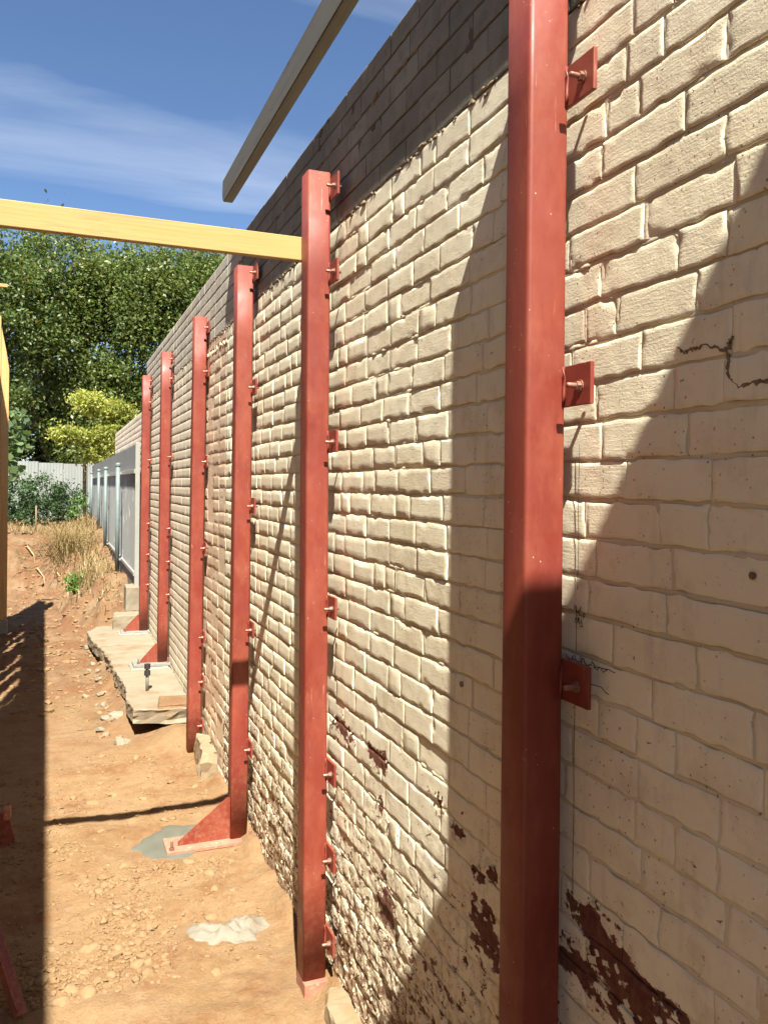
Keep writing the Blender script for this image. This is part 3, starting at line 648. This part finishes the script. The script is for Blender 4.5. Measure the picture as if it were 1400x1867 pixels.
# ------------------------------------------------------------------ unseen blocker behind the viewpoint: eave read from its shadow, canopy form made up
bd = empty('shadow_canopy', (-1.5, -1.4, 0), 'unseen made-up timber canopy behind the viewpoint whose straight eave throws the near shadow', 'light_blocker')
for nm, d, m in (('roof_deck', (-1.5, .5, -2.35, -.63, 5.26, 5.30), M_PLY), ('eave_board', (-1.5, .5, -.628, -.60, 5.13, 5.36), M_GBEAM)):
    o = boxo(nm, d, m, bd, .003); relx(o)
for x in np.arange(-1.45, .5, .62): o = boxo('rafter', (x, x+.045, -2.3, -.63, 5.12, 5.258), M_PINEY, bd, .003); relx(o)
o = boxo('added_dark_wall', (-1.5, .0, -2.42, -2.36, .05, 5.25), M_OWOOD, bd, .003); relx(o)  # unseen wall added to keep the nearest post's front face dark
for (x, z0_) in ((-1.46, .05), (.10, NC*CH+.002)):
    for y in (-2.2,): o = boxo('support_post', (x, x+.09, y, y+.09, z0_, 5.118), M_PINEZ, bd, .003); relx(o)

# ------------------------------------------------------------------ concrete ledge and footings
def slab(name, outline, z0, z1, mat, rough=.012, inset=.02, res=.05):
    # outline polygon -> jagged, crumbly slab
    P = []
    for a, b in zip(outline, outline[1:]+outline[:1]):
        n = max(1, int(math.dist(a, b)/res))
        for t in range(n): P.append((a[0]+(b[0]-a[0])*t/n, a[1]+(b[1]-a[1])*t/n))
    bm = bmesh.new(); rings = []; cx = sum(p[0] for p in P)/len(P); cy = sum(p[1] for p in P)/len(P)
    lv = 4; ph = random.random()*50
    for q in range(lv+2):
        t_ = min(1, q/lv); z = z0+(z1-z0)*t_; s = inset*(1-t_)-.010*(q == 0); ring = []
        if q == lv+1: s = .014
        if q == lv: z -= .010
        for p in P:
            d = Vector((cx-p[0], cy-p[1])).normalized(); e = rough*2.2*float(fbm(np.array(p[0]*7+p[1]*9+ph), np.array(z*9+p[1]*3), 4))
            k_ = s+e
            ring.append(bm.verts.new((p[0]+d.x*k_+random.gauss(0, rough*.25), p[1]+d.y*k_+random.gauss(0, rough*.25), z+random.gauss(0, rough*.18))))
        rings.append(ring)
    n = len(P)
    for a, b in zip(rings, rings[1:]):
        for i in range(n): bm.faces.new((a[i], a[(i+1) % n], b[(i+1) % n], b[i]))
    f = bm.faces.new(rings[-1]); f2 = bm.faces.new(rings[0][::-1])
    bmesh.ops.triangulate(bm, faces=[f, f2])
    return bmobj(name, bm, mat)
o = slab('concrete_ledge', [(-.50, 7.02), (-.20, 6.92), (-.03, 6.95), (-.012, 8.0), (-.012, 11.2), (-.60, 11.25), (-.74, 10.9), (-.70, 10.2), (-.60, 9.5), (-.56, 8.6), (-.50, 7.8), (-.53, 7.4)], .30, .425, M_CONC, .014)
tag(o, 'broken-edged pale concrete ledge along the wall under the two farthest posts', 'concrete ledge')
for (y, yy, x0) in ((8.61, .15, -.40), (10.61, .15, -.39)):
    o = slab('grout_pad', [(x0, y-yy), (-.03, y-yy), (-.03, y+yy), (x0, y+yy)], .38, .443, M_GROUT, .006, 0, .06)
    tag(o, 'grey grout pad under the post beside the threaded rod' if y < 9 else 'grey grout pad under the farthest red post', 'grout pad', 'grout pads on the ledge')
o = slab('concrete_block', [(-.42, 10.95), (-.10, 10.92), (-.08, 11.30), (-.40, 11.28)], .40, .60, M_CONC, .008, 0); tag(o, 'squarish pale concrete block on the ledge behind the farthest post', 'concrete block')
o = slab('concrete_block', [(-.24, 11.32), (-.07, 11.32), (-.07, 11.7), (-.24, 11.7)], .60, .92, M_CONC, .006, 0); tag(o, 'taller pale concrete block against the start of the grey fence', 'concrete block')
o = slab('brick_rubble', [(-.30, 6.98), (-.03, 6.96), (-.03, 7.25), (-.26, 7.30)], .427, .452, M_SOIL, .006, 0, .04); tag(o, 'orange clay brick bats laid on the near end of the ledge', 'brick rubble')
o = slab('concrete_footing', [(-.115, 2.3), (-.10, 3.05), (-.05, 3.16), (.01, 3.17), (.01, 2.3)], .05, .25, M_DUSTC, .012, .0, .03); tag(o, 'rough concrete footing at the wall foot in front of the braced post', 'footing')
o = slab('concrete_lump', [(-.12, 5.9), (-.02, 5.85), (.0, 6.3), (-.09, 6.36)], .1, .37, M_DUSTC, .022, -.03, .035); tag(o, 'broken concrete lump at the wall foot between two red posts', 'concrete lump')
rod = empty('threaded_rod', (-.33, 7.62, .42), 'upright steel rod with black nuts standing in the concrete ledge', 'rod')
o = tubeo('rod', [(-.33, 7.62, .40), (-.33, 7.62, .66)], .014, M_GALV, rod, 12); relx(o)
for z in (.585, .645):
    bm = bmesh.new(); tube(bm, [(-.33, 7.62, z-.022), (-.33, 7.62, z+.022)], .027, 6); o = bmobj('nut', bm, M_INK, rod); relx(o)
# fresh grout round the gusset foot and the lime spill
def patch(name, cx, cy, rx, ry, mat, dz, dome, label, cat, seed, irr=.22, ang=0, rough=.0):
    n, m = 56, 16; V = []; rr = np.random.default_rng(seed); ph = rr.random(6)*6.28
    for j in range(m+1):
        for i in range(n):
            a = 2*math.pi*i/n; k = 1+irr*(.5*math.sin(2*a+ph[0])+.35*math.sin(3*a+ph[1])+.25*math.sin(5*a+ph[2])+.15*math.sin(9*a+ph[3])+.1*math.sin(14*a+ph[4]))
            t = j/m; lx, ly = rx*k*t*math.cos(a), ry*k*t*math.sin(a)
            x = cx+lx*math.cos(ang)-ly*math.sin(ang); y = cy+lx*math.sin(ang)+ly*math.cos(ang)
            V.append((x, y, t))
    V = np.array(V); hz = gh(V[:, 0], V[:, 1]); t = V[:, 2]
    z = (hz*(1 if dome else 0)+(0 if dome else np.median(hz)))+dz*(1-t**6)*(1 if dome else 1)-.012*(t > .97)
    if dome: z = z+dome*(1-t**2)+rough*fbm(V[:, 0]*14, V[:, 1]*14, 4)*(1-t**3)
    V[:, 2] = z; F = []; 
    for j in range(m):
        for i in range(n): F.append((j*n+i, j*n+(i+1) % n, (j+1)*n+(i+1) % n, (j+1)*n+i))
    o = link(name, npmesh(name, V, F), mat); tag(o, label, cat); return o
patch('grout_patch', -.36, 4.92, .31, .24, M_WET, .012, 0, 'wet looking grey grout patch around the gusset foot', 'grout patch', 3, .30)
patch('lime_spill', -.315, 3.86, .165, .135, M_LIME, .006, .022, 'cracked pale lime spill on the dirt in the foreground', 'spill', 8, .42, .2, .05)

# ------------------------------------------------------------------ stones
def stone_mesh(seed, sub=2):
    bm = bmesh.new(); bmesh.ops.create_icosphere(bm, subdivisions=sub, radius=1); r = random.Random(seed)
    o = Vector((r.random()*50, r.random()*50, r.random()*50))
    from mathutils import noise as mn
    for v in bm.verts: v.co *= 1+.42*mn.noise(v.co*1.2+o)+.20*mn.noise(v.co*2.6+o)
    me = bpy.data.meshes.new('stone'); bm.to_mesh(me); bm.free()
    for p in me.polygons: p.use_smooth = True
    me.materials.append(M_STONE); return me
SM = [stone_mesh(i) for i in range(7)]; CM = [stone_mesh(i+20, 1) for i in range(5)]
for m_ in CM:
    m_.materials.clear(); m_.materials.append(M_CONC)
    for q in m_.polygons: q.use_smooth = False
for i in range(26):
    t_ = random.random(); y = 6.9+4.3*t_; x = -.56-.17*t_-abs(random.gauss(0, .09)); s_ = random.choice((.02, .03, .04, .06))
    o = link('concrete_chunk', CM[i % 5]); o.location = (x, y, gz(x, y)+s_*.2); o.scale = (s_*1.3, s_, s_*.7); o.rotation_euler = (random.uniform(-.5, .5), random.uniform(-.5, .5), random.uniform(0, 6.3))
    tag(o, 'pale chunk of concrete fallen beside the broken ledge', 'concrete chunk', 'chunks beside the ledge')
def spot():
    while True:
        y = 3.55+abs(random.gauss(0, .75)) if random.random() < .7 else random.uniform(3.6, 8.5); x = random.uniform(-1.45, -.12)
        if ((x+.36)/.36)**2+((y-4.92)/.30)**2 > 1 and ((x+.32)/.2)**2+((y-3.86)/.16)**2 > 1 and not (x > -.62 and y > 6.6) and random.random() < .08+1.6*max(0, float(vn(x*2.6+9, y*2.6+4))-.30): return x, y
for i in range(90):
    x, y = spot(); s = random.choice((.012, .015, .018, .022, .026, .032))*random.uniform(.8, 1.15)
    o = link('stone', SM[i % 7]); o.location = (x, y, gz(x, y)-s*.12); o.scale = (s*random.uniform(.9, 1.4), s*random.uniform(.8, 1.2), s*random.uniform(.5, .8)); o.rotation_euler = (random.uniform(-.3, .3), random.uniform(-.3, .3), random.uniform(0, 6.3))
    tag(o, 'small rounded tan stone lying loose on the orange dirt', 'stone', 'loose stones on the dirt')
# gravel, crumbs and clods (uncountable)
def gravel(name, n, fn, smin, smax, label):
    ico = bmesh.new(); bmesh.ops.create_icosphere(ico, subdivisions=1, radius=1); P = np.array([v.co[:] for v in ico.verts]); Fi = np.array([[v.index for v in f.verts] for f in ico.faces]); ico.free()
    X = np.array([fn() for _ in range(n)]); s = smin+(smax-smin)*rng.random(n)**4.0
    Z = gh(X[:, 0], X[:, 1])
    sc = s[:, None]*np.stack([rng.uniform(.8, 1.5, n), rng.uniform(.8, 1.3, n), rng.uniform(.45, .85, n)], 1)
    a = rng.uniform(0, 6.28, n); ca, sa = np.cos(a), np.sin(a)
    Q = P[None]*(1+.22*rng.standard_normal((n, len(P), 1)))*sc[:, None]
    V = np.stack([Q[..., 0]*ca[:, None]-Q[..., 1]*sa[:, None]+X[:, :1], Q[..., 0]*sa[:, None]+Q[..., 1]*ca[:, None]+X[:, 1:2], Q[..., 2]+(Z+s*.12)[:, None]], -1).reshape(-1, 3)
    F = (Fi[None]+(np.arange(n)*len(P))[:, None, None]).reshape(-1, 3)
    o = link(name, npmesh(name, V, None, F, False), M_STONE); tag(o, label, 'gravel', kind='stuff')
def g1():
    x, y = spot(); return x, y
gravel('gravel', 8000, g1, .002, .012, 'fine pebbles and dirt crumbs scattered over the orange ground')
gravel('dirt_lumps', 420, g1, .010, .030, 'angular dirt lumps lying about the near ground')
gravel('clods', 2400, lambda: (random.uniform(-1.8, -.15), random.uniform(8.0, 20)),   .008, .04, 'dry dirt clods strewn over the far ground and bank')

# ------------------------------------------------------------------ red steel offcuts in the left shade
sb = empty('steel_bracket', (-1.42, 5.35, G0), 'orange-red steel bracket lying in the shade at the left edge', 'bracket')
zb = gz(-1.42, 5.3)
o = prism('plate', [(-1.60, zb+.005), (-1.315, zb+.005), (-1.315, zb+.03), (-1.345, zb+.17), (-1.60, zb+.24)], 'y', 5.20, 5.21, M_RED, sb); relx(o)
o = boxo('flange', (-1.60, -1.33, 5.14, 5.27, zb-.006, zb+.005), M_RED, sb, .002); relx(o)
o = boxo('lug', (-1.375, -1.335, 5.19, 5.26, zb+.14, zb+.205), M_PINKPL, sb, .006); relx(o)
bm = bmesh.new(); q0 = Vector((-1.52, 4.25, gz(-1.5, 4.25)+.52)); q1 = Vector((-1.215, 3.50, gz(-1.2, 3.5)+.03))
d_ = (q1-q0); qd = d_.to_track_quat('Y', 'Z')
box(bm, -.028, .028, 0, d_.length, -.004, .004, .001); box(bm, .020, .028, 0, d_.length, .0041, .056, .001)
bmesh.ops.transform(bm, matrix=Matrix.Translation(q0) @ qd.to_matrix().to_4x4(), verts=bm.verts)
o = bmobj('steel_angle', bm, M_RED); tag(o, 'red steel angle bar leaning in the shade at the bottom left corner', 'steel bar')

# ------------------------------------------------------------------ grey fence
fn_ = empty('sheet_fence', (-.1, 19, .9), 'grey steel sheet fence with pale blue-green pipe posts beyond the wall', 'fence')
def fx(o): relx(o); return o
FP = [13.72, 17.3, 20.25, 24.7]
edges = [11.42]+FP+[27.2]
for a, b in zip(edges, edges[1:]):
    n = 10; pts = []                                    # ribbed sheet, one per bay
    L_ = b-a-.01; prof = []
    m_ = int(L_/.19)
    for i in range(m_):
        y = a+.005+i*L_/m_; d = L_/m_
        prof += [(-.10, y), (-.10, y+d*.62), (-.116, y+d*.72), (-.116, y+d*.90)]
    prof.append((-.10, b-.005))
    bm = bmesh.new(); lo = [bm.verts.new((p[0], p[1], 1.06)) for p in prof]; hi = [bm.verts.new((p[0], p[1], 2.44)) for p in prof]
    for i in range(len(prof)-1): bm.faces.new((lo[i], lo[i+1], hi[i+1], hi[i]))
    r = bmesh.ops.extrude_face_region(bm, geom=list(bm.faces))
    for v in r['geom']:
        if isinstance(v, bmesh.types.BMVert): v.co.x += .004
    fx(bmobj('sheet', bm, M_SHEET, fn_))
    fx(boxo('upper_sheet', (-.088, -.072, a+.003, b-.003, 2.30, 2.85), M_SHEET, fn_, .001))
    fx(boxo('top_rail', (-.145, -.094, a+.002, b-.002, 2.44, 2.50), M_FRAIL, fn_, .004))
    fx(boxo('bottom_rail', (-.14, -.09, a+.002, b-.002, 1.05, 1.10), M_FRAIL, fn_, .004))
    fx(boxo('plinth_board', (-.118, -.07, a+.002, b-.002, .55, 1.046), M_PLINTH, fn_, .003))
for y in FP:
    x = -.20; g_ = gz(x, y)
    p = fx(tubeo('fence_post', [(x, y, g_-.15), (x, y, 2.60)], .034, M_FPOST, fn_, 16))
    bm = bmesh.new(); tube(bm, [(x, y, 2.585), (x, y, 2.612), (x, y, 2.63), (x, y, 2.638)], [.045, .045, .034, .012], 16); o = bmobj('post_cap', bm, M_FPOST, p); 
    for z in (2.47, 1.08): bm = bmesh.new(); box(bm, x+.02, -.142, y-.02, y+.02, z-.015, z+.015); o = bmobj('clamp', bm, M_FRAIL, fn_); fx(o)
fx(boxo('end_trim', (-.130, -.07, 11.385, 11.415, .85, 2.86), M_FRAIL, fn_, .004))

# ------------------------------------------------------------------ back fence, corner post
bf = empty('tin_fence', (-2, 29, 1.2), 'weathered white corrugated tin fence across the far end of the yard', 'fence')
for i in range(11):
    x0 = -7.0+i*.76; dz = random.uniform(-.05, .05); bm = bmesh.new(); pr = []
    if i == 5: dz = -.10
    for k in range(33): t = k/32; pr.append((x0+.75*t, 29+.012*math.cos(t*2*math.pi*8)+(.012 if i % 2 else 0)))
    lo = [bm.verts.new((p[0], p[1], 1.15)) for p in pr]; hi = [bm.verts.new((p[0], p[1], 2.97+dz)) for p in pr]
    for k in range(32): f = bm.faces.new((lo[k], lo[k+1], hi[k+1], hi[k])); f.smooth = True
    fx(bmobj('tin_sheet', bm, M_TIN, bf))
for z in (1.5, 2.6): fx(boxo('rail', (-7, 1.3, 29.03, 29.08, z, z+.08), M_OWOOD, bf, .004))
o = boxo('timber_post', (-.36, -.24, 27.6, 27.72, .9, 2.95), M_OWOOD, None, .02); tag(o, 'old brown timber post at the corner of the two fences', 'post')
o = tubeo('garden_stake', [(-1.60, 22.4, 1.0), (-1.60, 22.4, 1.72)], .018, M_OWOOD, None, 8); tag(o, 'thin stake standing before the hedge', 'stake')
o = tubeo('stake_tip', [(-1.60, 22.4, 1.0), (-1.60, 22.4, 1.01)], .018, M_FRAIL, None, 8); bpy.data.objects.remove(o)

# ------------------------------------------------------------------ foliage
def leaves(name, cen, size, mat, parent=None, up=.35, aspect=.5, hang=0.0, face=None):
    n = len(cen); cen = np.asarray(cen); d = rng.standard_normal((n, 3)); d[:, 2] -= hang; d /= np.linalg.norm(d, axis=1)[:, None]
    nr = rng.standard_normal((n, 3)); nr[:, 2] += up
    if face is not None: nr += np.array(face)
    nr -= (nr*d).sum(1)[:, None]*d; nr /= np.linalg.norm(nr, axis=1)[:, None]; sd = np.cross(d, nr)
    s = size*rng.uniform(.6, 1.25, n)[:, None]
    V = np.stack([cen-d*s*.5, cen+sd*s*aspect*.5-d*s*.06, cen+d*s*.5, cen-sd*s*aspect*.5-d*s*.06], 1).reshape(-1, 3)
    F = np.arange(n*4).reshape(n, 4)
    return link(name, npmesh(name, V, F, None, False), mat, parent)
def clumped(blobs, nclump, nleaf, cr, flat=.7, shell=.45):
    """leaf centres: clumps spread through a union of ellipsoids, denser near their skins"""
    B = np.array(blobs, float); vol = B[:, 3]*B[:, 4]*B[:, 5]; pick = rng.choice(len(B), nclump, p=vol/vol.sum()); b = B[pick]
    v = rng.standard_normal((nclump, 3)); v /= np.linalg.norm(v, axis=1)[:, None]; r = shell+(1-shell)*rng.random(nclump)**.6
    cc = b[:, :3]+v*r[:, None]*b[:, 3:]
    k = rng.integers(int(nleaf*.4), int(nleaf*1.6), nclump); rep = np.repeat(np.arange(nclump), k)
    sz = cr*rng.uniform(.55, 1.4, nclump)[rep]; off = rng.standard_normal((len(rep), 3))*np.array([.55, .55, .55*flat])
    return cc[rep]+off*sz[:, None]
def tree(label, base, trunk, limbs, blobs, ncl, nlf, cr, size, mat, group='trees beyond the yard', hang=.3, flat=1.0, shell=.45):
    t = empty('tree', base, label, 'tree', group); bm = bmesh.new()
    tube(bm, [(p[0], p[1], p[2]) for p in trunk], [p[3] for p in trunk], 10)
    o = bmobj('trunk', bm, M_BARK, t, smooth=True); relx(o)
    for l in limbs: o = tubeo('limb', [p[:3] for p in l], [p[3] for p in l], M_BARK, t, 7); relx(o)
    o = leaves('crown', clumped(blobs, ncl, nlf, cr, flat, shell), size, mat, t, hang=hang); relx(o); return t
tree('big dark green tree at the far left behind the tin fence', (-5.2, 33, 1.2), [(-5.2, 33, 1.0, .4), (-5.0, 33, 4, .32), (-4.6, 33.2, 8, .2), (-4.4, 33, 12, .06)],
     [[(-5, 33, 4, .2), (-3.6, 32.4, 6.5, .12), (-2.2, 32, 8.5, .04)], [(-4.9, 33, 5, .2), (-6, 32.6, 8, .1), (-7, 32, 10.5, .03)]],
     [(-4.6, 32.5, 9.6, 2.8, 2.4, 2.0), (-2.9, 31.8, 8.4, 2.0, 1.8, 2.6), (-5.8, 32.2, 7.6, 2.6, 2.0, 2.4), (-3.4, 31.8, 5.2, 1.6, 1.5, 1.8), (-6, 32, 4.4, 2.4, 1.5, 1.8)], 330, 170, .66, .17, M_LF)
tree('tall loose green tree above the middle of the tin fence', (.2, 34.5, 1.2), [(.2, 34.5, 1.0, .42), (.0, 34.5, 4.5, .34), (-.3, 34.4, 9, .2), (-.2, 34.2, 13, .05)],
     [[(0, 34.5, 5, .2), (1.5, 34, 7.5, .12), (2.6, 33.6, 10, .04)], [(0, 34.5, 6, .18), (-1.4, 34, 8.5, .1), (-2, 33.6, 11, .03)], [(.1, 34.5, 4, .14), (-.9, 33.6, 5.6, .07), (-1.9, 33, 5.2, .03)]],
     [(-.9, 33.8, 10.2, 1.9, 1.9, 1.9), (.9, 33.4, 9.2, 1.5, 1.6, 2.0), (-1.3, 33.2, 7.4, 1.0, 1.2, 1.8), (.6, 33.0, 6.0, 1.0, 1.2, 1.4), (1.9, 34, 10.0, 1.8, 1.6, 1.8), (-.5, 33, 4.4, 1.9, 1.2, 1.3)], 320, 170, .66, .17, M_LF2)
tree('green tree rising over the top of the tall wall', (4.6, 35, 1.2), [(4.6, 35, 1.0, .4), (4.4, 35, 5, .3), (4.2, 34.8, 10, .15), (4.2, 34.6, 13, .05)],
     [[(4.5, 35, 5, .2), (3.2, 34.5, 7.5, .1), (2.3, 34, 9.5, .04)]],
     [(4.0, 34.4, 10.0, 2.0, 1.8, 2.1), (2.7, 33.8, 9.4, 1.5, 1.4, 1.7), (5.6, 34.6, 9.2, 2.4, 1.8, 3.0), (2.6, 33.6, 6.2, 1.3, 1.3, 1.4), (4.4, 34, 5.8, 1.8, 1.4, 2.2)], 300, 170, .66, .17, M_LF2)
tree('dark background tree filling the gap low between the big trunks', (-1.8, 39, 1.2), [(-1.8, 39, 1.0, .4), (-1.7, 39, 5, .3), (-1.5, 38.8, 9, .1)],
     [[(-1.7, 39, 4, .2), (0, 38.6, 6, .1), (1.3, 38, 7, .04)]],
     [(-3, 38.5, 5.2, 2.8, 1.4, 3.0), (.6, 38.5, 5.0, 2.8, 1.4, 3.0), (4, 38.5, 5, 2.6, 1.4, 3.0), (-1.0, 38.5, 9.6, 2.0, 1.2, 1.6)], 560, 60, .7, .24, M_LFD)
tree('bright lime-yellow leafed small tree leaning over the fence corner', (.7, 27.4, 1.2), [(.9, 27.6, 1.0, .12), (.6, 27.3, 2.4, .09), (.3, 26.9, 3.8, .05), (.1, 26.6, 5, .02)],
     [[(.6, 27.3, 2.4, .06), (-.3, 26.8, 3.4, .03), (-.9, 26.4, 4.0, .015)]],
     [(.55, 26.7, 4.55, .62, .55, .38), (-.25, 26.5, 4.75, .5, .45, .38), (-.75, 26.4, 3.75, .55, .45, .28), (.2, 26.5, 3.75, .62, .5, .38), (.0, 26.5, 3.2, .62, .45, .3), (.85, 26.8, 3.9, .5, .4, .6)], 330, 36, .26, .115, M_LY, 'trees beyond the yard', .5, .6, .2)
hd = empty('hedge', (-2, 25.4, 1.1), 'dense dark green hedge in front of the tin fence', 'hedge')
for x in (-3.4, -2.6, -1.8, -1.1, -.6): o = tubeo('stem', [(x, 25.6, 1.0), (x+.05, 25.5, 1.6), (x, 25.4, 2.1)], [.03, .02, .01], M_BARK, hd, 6); relx(o)
o = leaves('foliage', clumped([(-2.2, 25.2, 1.85, .6, .5, .58), (-1.5, 25.1, 1.95, .6, .5, .58), (-3.2, 25.2, 1.85, .7, .5, .6), (-.85, 25.1, 1.8, .42, .45, .6), (-1.9, 24.9, 1.5, 1.3, .4, .35)], 300, 40, .22, .085, 1.0, .55), .085, M_LH, hd) if False else leaves('foliage', clumped([(-2.2, 25.2, 1.85, .6, .5, .58), (-1.5, 25.1, 1.95, .6, .5, .58), (-3.2, 25.2, 1.85, .7, .5, .6), (-.85, 25.1, 1.8, .42, .45, .6), (-1.9, 24.9, 1.5, 1.3, .4, .35)], 300, 42, .2, 1.0, .55), .088, M_LH, hd); relx(o)
bp_ = empty('broad_leaf_shrub', (-2.15, 19.4, 1.1), 'pale green broad leaved shrub beside the timber frame', 'shrub')
o = tubeo('stem', [(-2.2, 19.5, 1.0), (-2.2, 19.4, 2.4), (-2.05, 19.2, 3.4)], [.03, .02, .008], M_BARK, bp_, 6); relx(o)
o = leaves('foliage', clumped([(-2.0, 19.2, 3.35, .30, .3, .52), (-2.2, 19.2, 2.7, .4, .3, .4)], 46, 9, .16, 1.0, .3), .20, M_LB, bp_, aspect=.85, face=(.2, -.9, .3)); relx(o)
for (x, y, h_, lb) in ((-.84, 13.9, .30, 'small bright green weed on the side of the dirt bank'), (-.52, 24.3, .7, 'yellow-green weedy bush beside the corner post')):
    wd_ = empty('weed', (x, y, gz(x, y)), lb, 'weed'); z = gz(x, y)
    for k in range(5): a = random.uniform(0, 6.28); o = tubeo('stem', [(x, y, z-.02), (x+.05*math.cos(a), y+.05*math.sin(a), z+h_*.5), (x+.13*math.cos(a), y+.13*math.sin(a), z+h_*.9)], [.006, .004, .002], M_WEED, wd_, 5); relx(o)
    o = leaves('foliage', clumped([(x, y, z+h_*.55, .13+.2*(h_ > .5), .12, h_*.5)], 34, 12, .06, 1.0, .1), .06, M_WEED, wd_, face=(0, -.6, .5)); relx(o)
# dry grass
def blades(name, spots, n, hmin, hmax, wid, droop, mat, label):
    V, F = [], []; k = 0
    for i in range(n):
        x, y = spots(); z = gz(x, y)-.01; a = random.uniform(0, 6.28); hgt = random.uniform(hmin, hmax); l = droop*random.uniform(.2, 1.3)*hgt; w_ = wid*random.uniform(.6, 1.3)
        dx, dy = math.cos(a), math.sin(a); px, py = -dy*w_, dx*w_
        for j, (t, hh) in enumerate(((0, 0), (.3, .6), (.7, .92), (1.0, .88 if droop < 1 else .55))):
            cx, cy, cz = x+dx*l*t, y+dy*l*t, z+hgt*hh; s = 1-t*.8
            V += [(cx-px*s, cy-py*s, cz), (cx+px*s, cy+py*s, cz)]
        for j in range(3): F.append((k+2*j, k+2*j+1, k+2*j+3, k+2*j+2))
        k += 8
    o = link(name, npmesh(name, V, F), mat); tag(o, label, 'grass', kind='stuff'); return o
def gs():
    y = random.uniform(13.2, 24); return random.gauss(-.62+.01*(y-13), .16), y
blades('dry_grass', gs, 2200, .08, .32, .006, .8, M_STRAW, 'dry straw coloured grass along the bank beside the grey fence')
blades('long_dry_grass', lambda: (random.gauss(-.95, .12), random.gauss(17.6, .35)), 420, .25, .5, .007, 2.2, M_STRAW, 'long bent straw hanging over the face of the bank')
blades('weedy_grass', lambda: (random.uniform(-2.6, -.4), random.uniform(20.5, 25)), 1500, .05, .2, .006, .8, M_STRAW, 'short dry grass on the raised yard before the hedge')
blades('bank_weeds', lambda: (random.gauss(-.42, .12), random.uniform(11.8, 15)), 500, .04, .14, .005, .9, M_STRAW, 'short straw at the foot of the grey fence')
# roots poking from the bank face
for i, (x, y) in enumerate(((-1.55, 17.3), (-1.2, 17.0), (-1.75, 17.9), (-1.0, 16.6))):
    z = gz(x, y)+.05; o = tubeo('root', [(x, y+.3, z), (x+.1, y, z+.05), (x+.22, y-.25, z-.1), (x+.25, y-.35, z-.28)], [.016, .014, .010, .004], M_ROOT, None, 6)
    tag(o, 'thin pale root sticking out of the cut dirt bank', 'root', 'roots in the dirt bank')
